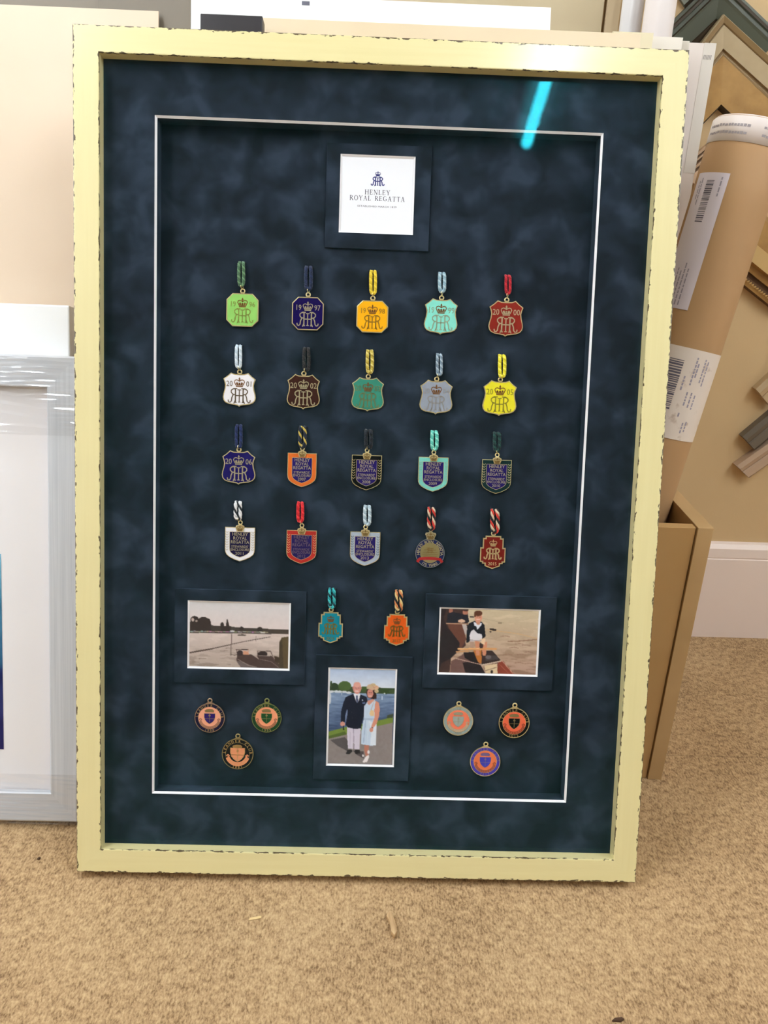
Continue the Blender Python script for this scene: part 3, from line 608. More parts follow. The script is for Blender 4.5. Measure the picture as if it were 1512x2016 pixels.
# ------------------------------------------------------------------ badges
ENA = {}; CRG = mat('crown_gilt', (146, 100, 52), .35, .6)
def enamel(rgb):
    k = tuple(rgb)
    if k not in ENA: ENA[k] = mat('enamel_%d_%d_%d' % k, rgb, .2, 0, .3, .06)
    return ENA[k]
def cord_mat(rgb): return mat('cord_%d_%d_%d' % tuple(rgb), rgb, .75, 0, .3, 0, .2)
slot_mat = mat('slot_black', (6, 8, 12), .9)
NST = [-1, 1]
def rope(bm, path, R_, r, n, pitch, phase=0, mats=(0, 1)):
    P = [Vector(q) for q in path]; L = [0]
    for a, b in zip(P, P[1:]): L.append(L[-1]+(b-a).length)
    tot = L[-1]; N = int(tot/.0011)+2; pts = []; tans = []
    for i in range(N):
        s = tot*i/(N-1); k = 0
        while k < len(L)-2 and L[k+1] < s: k += 1
        f = (s-L[k])/max(1e-9, L[k+1]-L[k]); pts.append(P[k].lerp(P[k+1], f))
    for st in range(n):
        q = []
        for i, c in enumerate(pts):
            t = (pts[min(i+1, N-1)]-pts[max(i-1, 0)]).normalized(); z = Vector((0, 0, 1)); s = t.cross(z).normalized(); a = 2*PI*(i/(N-1)*tot/pitch+st/n)+phase
            q.append(c+s*math.cos(a)*R_+z*math.sin(a)*R_)
        tube(bm, q, r, 6, mats[st % len(mats)])
SHIELD = [(0, .955), (.3, .96), (.52, 1.0), (.74, .90), (.98, .815), (.90, .72), (.86, .63), (.90, .50), (.97, .38), (1.0, .28), (.96, .19), (.84, .12), (.62, .075), (.3, .055), (.1, .04), (0, 0)]
ENCL = [(0, 1), (1, 1), (1, .36), (.975, .27), (.9, .2), (.72, .13), (.38, .055), (0, 0)]
OCT = [(0, 1), (.62, 1), (1, .81), (1, .19), (.62, 0), (0, 0)]
STEP = [(0, 1), (.61, 1), (.61, .93), (.81, .93), (.81, .645), (1, .645), (1, .205), (.81, .205), (.81, .155), (.60, .155), (.60, .085), (0, 0)]
def mirror(half, hw, h):               # x -1..1, y 0..1 -> polygon with base at y 0
    r = [(x*hw, y*h) for x, y in half]; l = [(-x*hw, y*h) for x, y in half[::-1] if x > 1e-6]
    return r + l
WZ = WB-.0015                          # plane the badges lie on
def px(x, y): return fr(x, y, WZ-.001)
def size(x0, y0, x1, y1):
    ym, xm = (y0+y1)/2, (x0+x1)/2
    a, b = px(x0, ym), px(x1, ym); c, d = px(xm, y0), px(xm, y1)
    return (a[0]+b[0])/2, d[1], (b[0]-a[0]), c[1]-d[1]
def badge(shape, bx, rib, fill, cords, year=None, kind='HRR', label='', gold=None, rim=None, text=None, inner=(34, 20, 96), lcol=None, wreath=None, ringtilt=.5, pitch=.0085, strands=3):
    cx, by, w, h = size(*bx); hw = w/2
    e = empty('enamel_badge', fmat(cx, by, WZ), label, 'badge', 'enamel badges hung on cords inside the cream frame')
    T = .0022; gm = gold or GOLD; rm = rim or gm
    half = {'oct': OCT, 'shield': SHIELD, 'encl': ENCL, 'step': STEP}[shape]
    poly = mirror(half, hw, h)
    bm = bmesh.new(); prism(bm, poly, 0, T, bev=.0002); 
    link('plate', bm, rm, e)
    z = T+.00005
    if shape != 'encl':
        bm = bmesh.new(); prism(bm, inset(poly, .0014 if shape != 'step' else .0018), T-.0005, z+.00012); link('enamel_face', bm, enamel(fill), e); z += .00012
        lm = lcol or gm
        mh = h*(.40 if shape == 'step' else .42); my = h*(.30 if shape == 'step' else .12)
        if shape == 'step': mh = h*.33
        bm = bmesh.new(); monogram(bm, 0, my, mh, w*(.034 if shape != 'step' else .055), z, z+.0002); link('monogram', bm, lm, e)
        bm = bmesh.new(); cwid = w*(.32 if shape != 'step' else .30); crown(bm, 0, h*(.60 if shape != 'step' else .70), cwid, z, z+.0003); link('crown', bm, lm if lm in (PALEGOLD, GOLD) else CRG, e)
        if year:
            bm = bmesh.new()
            if shape == 'step': text_bm(bm, year, h*.13, 0, h*.115, z, z+.0002, bold=.015)
            else:
                text_bm(bm, year[:2], h*.23, -hw*.60, h*.60, z, z+.0002, bold=.005, squash=.85); link('year_digits', bm, lm, e); bm = bmesh.new(); text_bm(bm, year[2:], h*.23, hw*.60, h*.60, z, z+.0002, bold=.005, squash=.85)
            link('year_digits', bm, lm, e)
        top = h*(.955 if shape == 'shield' else 1.0)
        ly = top+.0035
        bm = bmesh.new(); torus(bm, (0, ly, T*.5), .0030, .0010); box(bm, -.0022, .0022, top-.0015, top+.0022, 0, T); link('loop', bm, gm, e)
    else:
        bm = bmesh.new(); prism(bm, inset(poly, .0009), T-.0005, z+.00012); link('enamel_face', bm, enamel(fill), e); z += .00012
        ip = [(x*.70, .115*h+y*.755) for x, y in mirror(ENCL, hw, h)]
        bm = bmesh.new(); prism(bm, ip, z-.0003, z+.0001); link('inner_line', bm, gm if gold is None else gold, e)
        bm = bmesh.new(); prism(bm, inset(ip, .0006), z-.0003, z+.00018); pn = link('inner_panel', bm, enamel(inner), e)
        z2 = z+.0002; lm = lcol or PALEGOLD; bm = bmesh.new()
        for i, (s, hh, ww) in enumerate((('HENLEY', .105, .86), ('ROYAL', .105, .74), ('REGATTA', .105, 1.0), ("STEWARDS'", .082, .92), ('ENCLOSURE', .082, 1.0), (year, .098, .46))):
            yy = (.755, .640, .525, .400, .310, .195)[i]
            text_bm(bm, s, h*hh*1.25, 0, h*yy, z2, z2+.00015, width=hw*1.22*ww, bold=.012)
        link('lettering', bm, lm, e)
        if wreath:
            for k in (-1, 1):
                bm = bmesh.new()
                for j in range(8):
                    yy = h*(.32+.073*j); xx = k*hw*.855
                    stroke(bm, [(xx, yy), (xx+k*.0022, yy+.0022)], [.0004, .0011], z, z+.0002); stroke(bm, [(xx, yy), (xx-k*.0018, yy+.0024)], [.0004, .0011], z, z+.0002)
                link('wreath', bm, wreath, e)
        bm = bmesh.new(); cw = w*.30; yb = h*.885
        pts = [(-.36, 0), (.36, 0), (.40, .26), (.5, .44), (.44, .62), (.26, .66), (.16, .78), (-.16, .78), (-.26, .66), (-.44, .62), (-.5, .44), (-.40, .26)]
        prism(bm, [(a*cw, yb+b*cw) for a, b in pts], 0, T+.0016, bev=.0005); cr = link('crown', bm, gm, e)
        bm = bmesh.new(); crown(bm, 0, yb+cw*.08, cw*.72, T+.0016, T+.0020); link('crown_relief', bm, DGOLD, cr)
        top = yb+cw*.78; ly = top+.0026
        bm = bmesh.new(); torus(bm, (0, ly, T*.5), .0028, .0009); link('loop', bm, gm, e)
    hang(e, cx, by, ly, rib, cords, gm, pitch, strands)
    return e
def hang(e, cx, by, ly, rib, cords, gm, pitch=.0085, strands=3):
    x0, x1, y0, y1 = rib
    a, b = px((x0+x1)/2, y0), px((x0+x1)/2, y1); wl, wr = px(x0, (y0+y1)/2), px(x1, (y0+y1)/2)
    tx, ty = a[0]-cx, a[1]-by; bx_, by_ = b[0]-cx, b[1]-by; ww = (wr[0]-wl[0])
    jy = (ly+.003+by_)/2 if by_ > ly+.002 else ly+.004
    bm = bmesh.new(); torus(bm, (bx_*.5, jy+.0005, .0028), .0030, .00055, tilt=1.1); link('jump_ring', bm, gm, e)
    r = ww*.128; s = ww/2-r*1.75; zc = .0032
    if by_ < jy: by_ = jy
    path = [(tx-s*.75, ty+.001, -.001), (tx-s*.8, ty-.002, zc)]
    for k in range(1, 8): f = k/8; path.append((tx+(bx_-tx)*f-s*(1-.25*abs(f-.5)), ty+(by_-ty)*f, zc+.0008))
    for k in range(7): aa = PI+PI*k/6; path.append((bx_+s*.8*math.cos(aa), by_+r+s*.8*math.sin(aa), zc))
    for k in range(7, 0, -1): f = k/8; path.append((tx+(bx_-tx)*f+s*(1-.25*abs(f-.5)), ty+(by_-ty)*f, zc+.0008))
    path += [(tx+s*.8, ty-.002, zc), (tx+s*.75, ty+.001, -.001)]
    ms = [cord_mat(c) for c in cords]
    bm = bmesh.new(); rope(bm, path, r*.72, r*.95, strands, pitch, mats=list(range(len(ms)))*3)
    link('hanging_cord', bm, ms, e)
    u, v = a[0], a[1]; bm = bmesh.new(); prism(bm, circle(0, 0, ww*.62, 20, ry=.0016), 0, .0003)
    o = link('cord_slot', bm, slot_mat, frame); o.location = (u, v-.0004, -WB+.0001)

K0 = (20, 22, 26)
badge('oct', (446, 578, 509, 643), (467, 484, 517, 561), (146, 205, 104), [(74, 108, 76), (106, 144, 104), (74, 108, 76)], '1996', label='bright green octagonal badge on a green cord, top left of the rows', lcol=mat('faint_green_gilt', (150, 165, 80), .35, .5))
badge('oct', (575, 585, 637, 650), (598, 617, 526, 568), (22, 8, 74), [(24, 36, 66), (30, 44, 78), (24, 36, 66)], '1997', label='navy octagonal badge dated 1997 on a navy cord', lcol=PALEGOLD, gold=GOLD)
badge('oct', (702, 592, 764, 655), (726, 743, 534, 577), (246, 178, 24), [(226, 198, 40), (240, 214, 66), (214, 184, 36)], '1998', label='orange-yellow octagonal badge on a yellow cord', lcol=mat('ochre_gilt', (176, 132, 40), .35, .6))
badge('shield', (835, 588, 901, 659), (861, 879, 538, 573), (136, 224, 204), [(150, 182, 194), (186, 210, 216), (140, 172, 186)], '1999', label='turquoise shield badge on a pale blue-grey cord, top row', lcol=mat('faint_turquoise_gilt', (168, 190, 160), .35, .5))
badge('shield', (962, 592, 1030, 663), (992, 1007, 543, 577), (134, 38, 28), [(176, 20, 36), (196, 34, 50), (160, 16, 30)], '2000', label='dark red shield badge dated 2000 on a red cord', lcol=PALEGOLD)
badge('shield', (439, 734, 504, 801), (462, 478, 681, 722), (240, 238, 240), [(206, 220, 230), (226, 236, 242), (196, 212, 222)], '2001', label='white shield badge dated 2001 on a white cord', lcol=mat('grey_gilt', (128, 112, 92), .35, .6))
badge('shield', (565, 737, 630, 806), (595, 612, 686, 727), (58, 28, 20), [(34, 30, 30), (46, 40, 38), (28, 26, 28)], '2002', label='dark brown shield badge dated 2002 on a black cord', lcol=PALEGOLD)
badge('shield', (692, 743, 756, 810), (719, 737, 691, 732), (54, 134, 112), [(196, 176, 70), (222, 206, 120), (170, 146, 48)], '2003', label='green shield badge on a gold flecked cord', lcol=mat('green_gilt', (132, 144, 96), .35, .6))
badge('shield', (826, 748, 891, 816), (857, 872, 698, 737), (148, 156, 168), [(138, 158, 172), (178, 194, 204), (122, 142, 158)], '2004', label='grey shield badge on a grey-blue cord', lcol=mat('faint_grey_gilt', (152, 150, 146), .4, .3))
badge('shield', (950, 749, 1017, 819), (979, 997, 700, 740), (232, 222, 46), [(232, 222, 40), (244, 236, 90), (216, 202, 30)], '2005', label='lemon yellow shield badge on a yellow cord', lcol=mat('olive_gilt', (168, 160, 52), .35, .5))
badge('shield', (437, 887, 503, 954), (462, 479, 838, 879), (24, 12, 88), [(24, 36, 84), (30, 44, 96), (22, 30, 72)], '2006', label='navy shield badge dated 2006 on a navy cord', lcol=PALEGOLD)
badge('encl', (566, 892, 623, 959), (587, 605, 841, 878), (214, 106, 40), [(20, 26, 44), (204, 176, 74), (20, 26, 44)], '2007', label='orange bordered enclosure badge on a black and gold cord', pitch=.016)
badge('encl', (692, 896, 751, 965), (716, 735, 848, 880), (6, 6, 8), [(8, 10, 18), (20, 24, 36), (14, 18, 30)], '2008', label='black bordered enclosure badge on a black cord', wreath=GOLD)
badge('encl', (823, 900, 882, 968), (846, 864, 850, 883), (120, 200, 184), [(96, 200, 180), (150, 226, 208), (84, 184, 168)], '2009', label='turquoise bordered enclosure badge on a turquoise cord', wreath=mat('faint_turquoise_gilt', (168, 190, 160), .35, .5))
badge('encl', (948, 905, 1006, 972), (969, 987, 853, 885), (18, 46, 46), [(14, 50, 48), (24, 70, 62), (12, 40, 40)], '2010', label='dark green bordered enclosure badge on a dark green cord', wreath=GOLD)
badge('encl', (443, 1038, 502, 1105), (460, 478, 989, 1021), (236, 236, 238), [(222, 222, 222), (30, 34, 40), (226, 226, 226)], '2011', label='white bordered enclosure badge on a black and white cord', wreath=PALEGOLD, pitch=.018, inner=(28, 20, 62))
badge('encl', (564, 1044, 623, 1110), (583, 600, 990, 1025), (176, 44, 36), [(206, 24, 34), (226, 44, 50), (190, 18, 28)], '2012', label='red bordered enclosure badge on a bright red cord', wreath=GOLD, inner=(32, 20, 84), lcol=mat('dull_violet_gilt', (130, 110, 110), .35, .6))
badge('encl', (689, 1047, 748, 1114), (714, 732, 997, 1031), (166, 178, 190), [(176, 196, 204), (214, 228, 232), (164, 184, 196)], '2013', label='grey bordered enclosure badge on a silver-white cord', wreath=mat('slate_line', (84, 92, 100), .4, .4))
RWB = [(196, 48, 34), (18, 18, 22), (214, 190, 160)]
badge('step', (945, 1055, 995, 1120), (964, 984, 1005, 1045), (112, 22, 12), RWB, '2015', label='maroon stepped badge dated 2015 on a red and black cord', pitch=.02)
badge('step', (627, 1205, 675, 1266), (645, 662, 1160, 1194), (16, 128, 146), [(28, 150, 156), (16, 60, 70), (60, 186, 186)], '2016', label='teal stepped badge on a teal twisted cord', pitch=.014, lcol=mat('teal_gilt', (150, 146, 84), .35, .7))
badge('step', (756, 1209, 806, 1271), (776, 794, 1164, 1203), (216, 88, 20), [(206, 128, 74), (18, 18, 20), (222, 196, 130)], '2017', label='orange stepped badge on an orange and black cord', pitch=.02, lcol=mat('orange_gilt', (150, 112, 44), .35, .7))

# round anniversary badge
def disc_frame(cx_, cy_, rpx, label):
    c = px(cx_, cy_); r = (px(cx_+rpx, cy_)[0]-px(cx_-rpx, cy_)[0])/2
    return empty('enamel_badge', fmat(c[0], c[1], WZ), label, 'badge', 'enamel badges hung on cords inside the cream frame'), c, r
e, c, r = disc_frame(846.5, 1089, 28.7, 'round 175 years badge with crown on a red and black cord')
ST = mat('antique_silver', (150, 152, 150), .35, .7)
T = .0022; bm = bmesh.new(); prism(bm, circle(0, 0, r, 48), 0, T, bev=.0002); link('plate', bm, ST, e)
bm = bmesh.new(); prism(bm, circle(0, 0, r*.955, 48), T-.0004, T+.0001); link('enamel_face', bm, enamel((30, 36, 78)), e)
bm = bmesh.new(); prism(bm, circle(0, .001, r*.68, 48), T-.0004, T+.0004, bev=.0002); prism(bm, circle(0, 0, r*.68, 48), T-.0004, T+.0003); md = link('medallion', bm, mat('medallion_gilt', (176, 164, 112), .38, .75), e)
bm = bmesh.new()
for yy, ww in ((.35, .5), (.22, .8), (.05, 1.0), (-.08, 1.05), (-.2, 1.0)): stroke(bm, [(-r*.5*ww, yy*r), (-r*.2*ww, yy*r+.0006), (r*.15*ww, yy*r-.0002), (r*.5*ww, yy*r+.0003)], .0006, T+.0004, T+.0006)
monogram(bm, 0, r*.02, r*.32, .0006, T+.0004, T+.0006); link('relief', bm, DGOLD, md)
bm = bmesh.new(); stroke(bm, [(-r*.86, -r*.62), (-r*.7, -r*.40), (-r*.35, -r*.36), (0, -r*.35), (r*.35, -r*.36), (r*.7, -r*.40), (r*.86, -r*.62)], r*.2, T, T+.0007); link('ribbon_scroll', bm, enamel((160, 40, 40)), e)
bm = bmesh.new(); arc_text(bm, 'HENLEY ROYAL REGATTA', r*.27, 0, 0, r*.72, PI/2, .172, T+.0001, T+.0003); arc_text(bm, '175 YEARS', r*.25, 0, 0, r*.92, -PI/2, .15, T+.0001, T+.0003, inward=True); link('lettering', bm, PALEGOLD, e)
bm = bmesh.new(); cw = r*.72; prism(bm, [(a*cw, r*.93+b*cw) for a, b in ((-.36, 0), (.36, 0), (.38, .25), (.52, .5), (.46, .66), (.2, .68), (.12, .8), (-.12, .8), (-.2, .68), (-.46, .66), (-.52, .5), (-.38, .25))], 0, T+.0008, bev=.0003); cr = link('crown', bm, PALEGOLD, e)
bm = bmesh.new(); crown(bm, 0, r*.93+cw*.1, cw*.75, T+.0008, T+.0011); link('crown_relief', bm, DGOLD, cr)
ly = r*.93+cw*.8+.0026; bm = bmesh.new(); torus(bm, (0, ly, T*.5), .0026, .0009); link('loop', bm, PALEGOLD, e)
hang(e, c[0], c[1], ly, (840, 858, 1001, 1040), RWB, PALEGOLD, .02)

def round_badge(cx_, cy_, rpx, ringc, fieldc, shc, year, label, lm, rimm=None, rev=False):
    c = px(cx_, cy_); r = (px(cx_+rpx, cy_)[0]-px(cx_-rpx, cy_)[0])/2
    e = empty('club_badge', fmat(c[0], c[1], WZ), label, 'badge', 'round club badges at the foot of the cream frame')
    rm = rimm or GOLD; T = .0022
    bm = bmesh.new(); prism(bm, circle(0, 0, r, 56), 0, T, bev=.0003); link('plate', bm, rm, e)
    bm = bmesh.new(); prism(bm, circle(0, 0, r*.955, 56), T-.0005, T+.0001); link('enamel_ring', bm, enamel(ringc), e)
    z = T+.0001
    bm = bmesh.new(); prism(bm, circle(0, 0, r*.745, 56), z-.0003, z+.0001); prism(bm, circle(0, 0, r*.765, 56), z-.0003, z+.00005, mi=1); fd = link('enamel_field', bm, [enamel(fieldc), rm], e); z += .0001
    sh = [(-1, 1), (1, 1), (1, .3), (.82, -.25), (.45, -.68), (0, -.95), (-.45, -.68), (-.82, -.25), (-1, .3)]
    k = r*(.44 if rev else .345); sp = [(a*k, b*k*1.02-r*.05) for a, b in sh]
    bm = bmesh.new(); prism(bm, [(a*1.08, b*1.06) for a, b in sp], z-.0002, z+.0002); prism(bm, sp, z-.0002, z+.0003, mi=1); s_ = link('shield', bm, [lm, enamel(shc)], e)
    bm = bmesh.new(); z3 = z+.0003; stroke(bm, [(-k*.95, -r*.04), (k*.95, -r*.04)], r*.025, z3, z3+.0002); stroke(bm, [(0, k*.9), (0, -k*.85)], r*.025, z3, z3+.0002); prism(bm, circle(0, k*.52, r*.07, 14), z3, z3+.0003)
    link('device', bm, lm, s_)
    # hippo crest over the shield
    bm = bmesh.new(); prism(bm, [(-.28*r, .40*r), (.26*r, .40*r), (.30*r, .50*r), (.20*r, .60*r), (-.05*r, .62*r), (-.24*r, .58*r), (-.34*r, .52*r)], z, z+.0004); link('crest', bm, lm, e)
    # motto scroll
    bm = bmesh.new(); pts = circle(0, 0, r*.66, 24, PI+.35, 2*PI-.35); stroke(bm, pts, r*(.26 if rev else .17), z, z+.0003)
    for kk in (-1, 1): stroke(bm, [(kk*r*.62, -r*.22), (kk*r*.52, -r*.10), (kk*r*.60, -r*.04), (kk*r*.70, -r*.12)], r*.08, z, z+.0004)
    sc = link('scroll', bm, enamel(shc) if rev else enamel(tuple(int(v*.72) for v in fieldc)) if ringc != (150, 165, 160) else enamel((196, 170, 140)), e)
    bm = bmesh.new()
    for i in range(9):
        a = PI+.6+i*(PI-1.2)/8; stroke(bm, [(r*.62*math.cos(a), r*.62*math.sin(a)), (r*.70*math.cos(a), r*.70*math.sin(a))], r*.03, z+.0003, z+.0004)
    link('motto', bm, lm, sc)
    bm = bmesh.new(); arc_text(bm, 'LEANDER CLUB', r*.23, 0, 0, r*.775, PI/2, .262, z, z+.0002); arc_text(bm, year, r*.23, 0, 0, r*.935, -PI/2, .2, z, z+.0002, inward=True); link('lettering', bm, lm, e)
    bm = bmesh.new(); torus(bm, (0, r+.0042, T*.5), .0031, .0011); prism(bm, [(-.0075, r*.955), (.0075, r*.955), (.0025, r+.002), (-.0025, r+.002)], 0, T+.0003); link('loop', bm, rm, e)
gs = mat('club_gilt', (170, 152, 104), .35, .75)
round_badge(413, 1413, 29.6, (26, 20, 52), (236, 164, 130), (46, 26, 100), '1990', 'round dark navy club badge with salmon centre, left of its trio', gs, mat('rose_gilt', (190, 160, 130), .3, .8))
round_badge(525, 1413, 29.4, (30, 66, 36), (236, 152, 112), (30, 78, 40), '1995', 'round green club badge with salmon centre', gs, mat('green_rim_gilt', (150, 156, 96), .3, .8))
round_badge(468, 1484, 31, (16, 18, 26), (24, 22, 24), (226, 148, 104), '2001', 'round black club badge with a salmon shield on black', mat('gilt_soft', (196, 166, 110), .32, .8), gs, rev=True)
round_badge(902, 1419, 29.5, (150, 165, 160), (236, 124, 92), (160, 172, 164), '2011', 'round pale grey-green club badge with salmon centre', mat('sage_gilt', (170, 166, 140), .4, .4))
round_badge(1012, 1423, 30.2, (12, 12, 12), (232, 104, 70), (12, 12, 12), '2012', 'round black club badge with bright orange centre', gs)
round_badge(955, 1499, 29.8, (72, 60, 168), (232, 120, 74), (62, 62, 180), '2013', 'round violet-blue club badge with orange centre', mat('violet_gilt', (130, 110, 160), .4, .4))

# ------------------------------------------------------------------ things standing against the wall behind
def lean_board(name, x0, x1, top, w, T, m, label, cat, group=None, bev=0):
    """board parallel to the frame; x in metres, top = height up the lean"""
    vb = (w+T-D)*math.tan(PHI)+.0003
    o_m = fmat(x0, vb, w+T)
    bm = bmesh.new(); box(bm, 0, x1-x0, 0, top-vb, 0, T, bev=bev)
    o = link(name, bm, m); o.matrix_world = o_m; return tag(o, label, cat, group)
cream_bd = noisy('pinkish_cream_board', (226, 203, 178), (232, 210, 186), 4, .6, 2)
w_ = .19; u, v = fr(312, 22, w_)
lean_board('mount_board_sheet', -.62, u, v, w_, .004, cream_bd, 'large plain pinkish-cream sheet at far left behind the cream frame', 'board')
w_ = .200; u, v = fr(375, 0, w_); 
lean_board('grey_board', fr(193, 0, w_)[0], u, v+.05, w_, .005, mat('grey_brown_board', (120, 110, 96), .6), 'grey-brown sheet between the cream sheet and the white foam board', 'board', 'grey-brown boards at the back left')
w_ = .207; lean_board('grey_board', -.5, fr(210, 0, w_)[0], v+.05, w_, .005, mat('grey_brown_board_b', (128, 117, 102), .6), 'grey-brown sheet showing above the pinkish-cream sheet, seam at its right', 'board', 'grey-brown boards at the back left')
w_ = .125; u0, _ = fr(376, 20, w_); u, v = fr(1085, 15, w_)
fb = lean_board('foam_board', u0, u, v, w_, .009, mat('foam_white', (250, 250, 250), .5), 'thick white foam board topmost behind the cream frame', 'board')
lu, lv = fr(602, 7, w_); bm = bmesh.new(); vb = (w_+.009-D)*math.tan(PHI)
box(bm, lu-u0-.006, lu-u0+.006, lv-vb-.003, lv-vb+.003, .009, .0093); o = link('label_sticker', bm, mat('sticker_dark', (90, 90, 104), .6), fb); o['label'] = 'tiny dark sticker'
w_ = .100; u0, _ = fr(450, 50, w_); u, v = fr(1262, 67, w_)
lean_board('mount_board_sheet', u0, u, v, w_, .012, noisy('buff_board', (222, 202, 170), (228, 208, 178), 5, .6, 2), 'wide buff board directly behind the top edge of the cream frame', 'board')
w_ = .062; u0, _ = fr(394, 45, w_); u, v = fr(517, 31, w_)
lean_board('black_picture_frame', u0, u, v, w_, .025, mat('black_frame_paint', (30, 24, 28), .45), 'narrow black frame end peeking over the cream frame', 'picture frame', bev=.0015)
# upright boards at the right, behind the box
def up_board(name, xl, p, Y, T, m, label, cat, lean=0.0, group=None):
    x, z = vert(*p, Y); bm = bmesh.new(); box(bm, 0, x-xl, 0, z, 0, T)
    o = link(name, bm, m); o.matrix_world = wmat(xl, Y+T, 0, lean=lean); return tag(o, label, cat, group)
pk = mat('white_carton', (232, 220, 212), .55)
up_board('white_board', .80, (1287, 65), .532, .006, mat('ivory_board', (242, 230, 196), .6), 'ivory board edge at the right end of the buff board', 'board')
up_board('white_board', .83, (1345, 74), .555, .006, mat('white_board_a', (246, 238, 226), .55), 'white board corner just right of the ivory board edge', 'board')
up_board('white_board', .84, (1358, 81), .565, .006, mat('white_board_b', (222, 214, 200), .55), 'narrow off-white board corner between two whiter ones', 'board')
hb = up_board('flat_carton', .85, (1410, 86), .60, .02, pk, 'flat white carton standing upright right of the cream frame', 'carton', lean=0)
x, z = vert(1410, 86, .60)
bm = bmesh.new(); ww = vert(1387, 86, .6)[0]; box(bm, ww-.85, x-.85+.0005, z-.20, z+.0005, .0199, .0206); 
o = link('tape', bm, mat('clear_tape', (224, 216, 206), .25), hb); o['label'] = 'strip of clear tape down the edge'
bm = bmesh.new()
lx, lz = vert(1385, 112, .6)
for i in range(6): stroke(bm, [(lx-.85+i*.0024, lz-.004), (lx-.85+i*.0024+.0006, lz+.003)], .0012, .0206, .0208); 
link('printed_text', bm, mat('faded_print', (150, 142, 136), .6), hb)

# beige sheet and wrapped rolls against the wall
x, z = vert(1190, 0, WALL_Y-.012); 
bm = bmesh.new(); box(bm, 0, x+.42, 0, 1.48, 0, .010); o = link('wall_panel', bm, noisy('mdf_panel', (214, 198, 164), (204, 186, 152), 6, .6, 2)); o.matrix_world = wmat(-.42, WALL_Y-.003, 0); tag(o, 'tall buff sheet standing flat against the back wall, dark edge at its right', 'board')
bm = bmesh.new(); x2 = vert(1222, 0, WALL_Y-.02)[0]; box(bm, 0, x2-x-.004, 0, 1.5, 0, .014); o = link('wall_panel', bm, mat('buff_strip', (206, 184, 150), .6)); o.matrix_world = wmat(x+.006, WALL_Y-.003, 0); tag(o, 'narrow buff strip standing between the tall sheet and the white rolls', 'board')
def roll(px0, px1, Y, label, m):
    a = vert(px0, 30, Y)[0]; b = vert(px1, 30, Y)[0]; r = (b-a)/2; bm = bmesh.new()
    n = 40; top = []; rings = []
    for j, zz in enumerate((0.0, .3, .8, 1.1, 1.3, 1.5)):
        rings.append([bm.verts.new(((r+.0025*math.sin(5*2*PI*k/n+j)*(j > 0))*math.cos(2*PI*k/n), (r+.0025*math.sin(7*2*PI*k/n+2*j)*(j > 0))*math.sin(2*PI*k/n), zz)) for k in range(n)])
    for a_, b_ in zip(rings, rings[1:]):
        for k in range(n): f = bm.faces.new((a_[k], a_[(k+1) % n], b_[(k+1) % n], b_[k])); f.smooth = True
    bm.faces.new(rings[0][::-1])
    f = bm.faces.new(rings[-1])
    o = link('wrapped_roll', bm, m); o.location = ((a+b)/2, Y, 0); return tag(o, label, 'roll', 'white wrapped rolls standing by the wall')
wr = mat('white_wrap', (236, 226, 222), .35)
roll(1224, 1263, .745, 'slim white wrapped roll, left of the pair by the wall', mat('white_wrap_b', (226, 222, 222), .35))
roll(1269, 1326, .700, 'thicker white wrapped roll, right of the pair by the wall', wr)

# ------------------------------------------------------------------ silver frame in cling film and the white frame behind it
ws, Ts = .100, .040
vb = (ws+Ts-D)*math.tan(PHI)+.0003
xr = -.030; _, vt = fr(70, 699, ws); RW = .0497
Lx = .55
sf = empty('picture_frame', fmat(xr-Lx, vb, ws), 'silver frame with white mount, wrapped in cling film, left of the cream frame', 'picture frame')
SIL = noisy('brushed_silver_paint', (200, 203, 210), (218, 220, 226), 1, .42, 3, (260, 4, 260), 0, .3, .7, metal=.15)
SIL2 = noisy('brushed_silver_paint_h', (200, 203, 210), (218, 220, 226), 1, .42, 3, (4, 260, 260), 0, .3, .7, metal=.15)
hs = vt-vb
def rail2(p0, p1, inner, m):
    p0, p1, inner = Vector(p0), Vector(p1), Vector(inner); t = (p1-p0).normalized()
    prof = [(0, -Ts), (0, -.003), (.003, 0), (RW-.002, -.002), (RW, -.004), (RW, -.014), (RW-.01, -.014), (RW-.01, -Ts)]
    bm = bmesh.new(); A = [bm.verts.new((*(p0+t*o+inner*o), z)) for o, z in prof]; B = [bm.verts.new((*(p1-t*o+inner*o), z)) for o, z in prof]
    n = len(prof)
    for i in range(n): bm.faces.new((A[i], A[(i+1) % n], B[(i+1) % n], B[i]))
    bm.faces.new(A[::-1]); bm.faces.new(B); bmesh.ops.recalc_face_normals(bm, faces=bm.faces[:]); link('frame_rail', bm, m, sf)
rail2((0, 0), (Lx, 0), (0, 1), SIL2); rail2((Lx, 0), (Lx, hs), (-1, 0), SIL); rail2((Lx, hs), (0, hs), (0, -1), SIL2); rail2((0, hs), (0, 0), (1, 0), SIL)
bm = bmesh.new(); box(bm, RW-.005, Lx-RW+.005, RW-.005, hs-RW+.005, -.022, -.016); link('mount_board', bm, mat('white_mount', (240, 236, 238), .6), sf)
# picture edge
ua, va = fr(6, 1090, ws+.018); ub, vbb = fr(6, 1474, ws+.018)
p = Paint([(0, 0), (100, 0), (100, 100), (0, 100)], 40, 90, (30, 50, 90))
p.gradv(0, (120, 176, 200), 22, (70, 130, 160)); p.gradv(22, (70, 130, 160), 60, (40, 84, 120), (p.Y > 22).astype(float)); p.gradv(58, (30, 44, 96), 100, (30, 26, 84), (p.Y > 58).astype(float)); p.c += (p.noise(12, 6, 2)-.5)[..., None]*40; p.blur(2)
xe = (ua+ub)/2-(xr-Lx); p.mesh('print', xe-.10, va-vbb, sf, .10, vbb-vb, -.0155, INK)['label'] = 'blue seascape print, only its right edge in view'
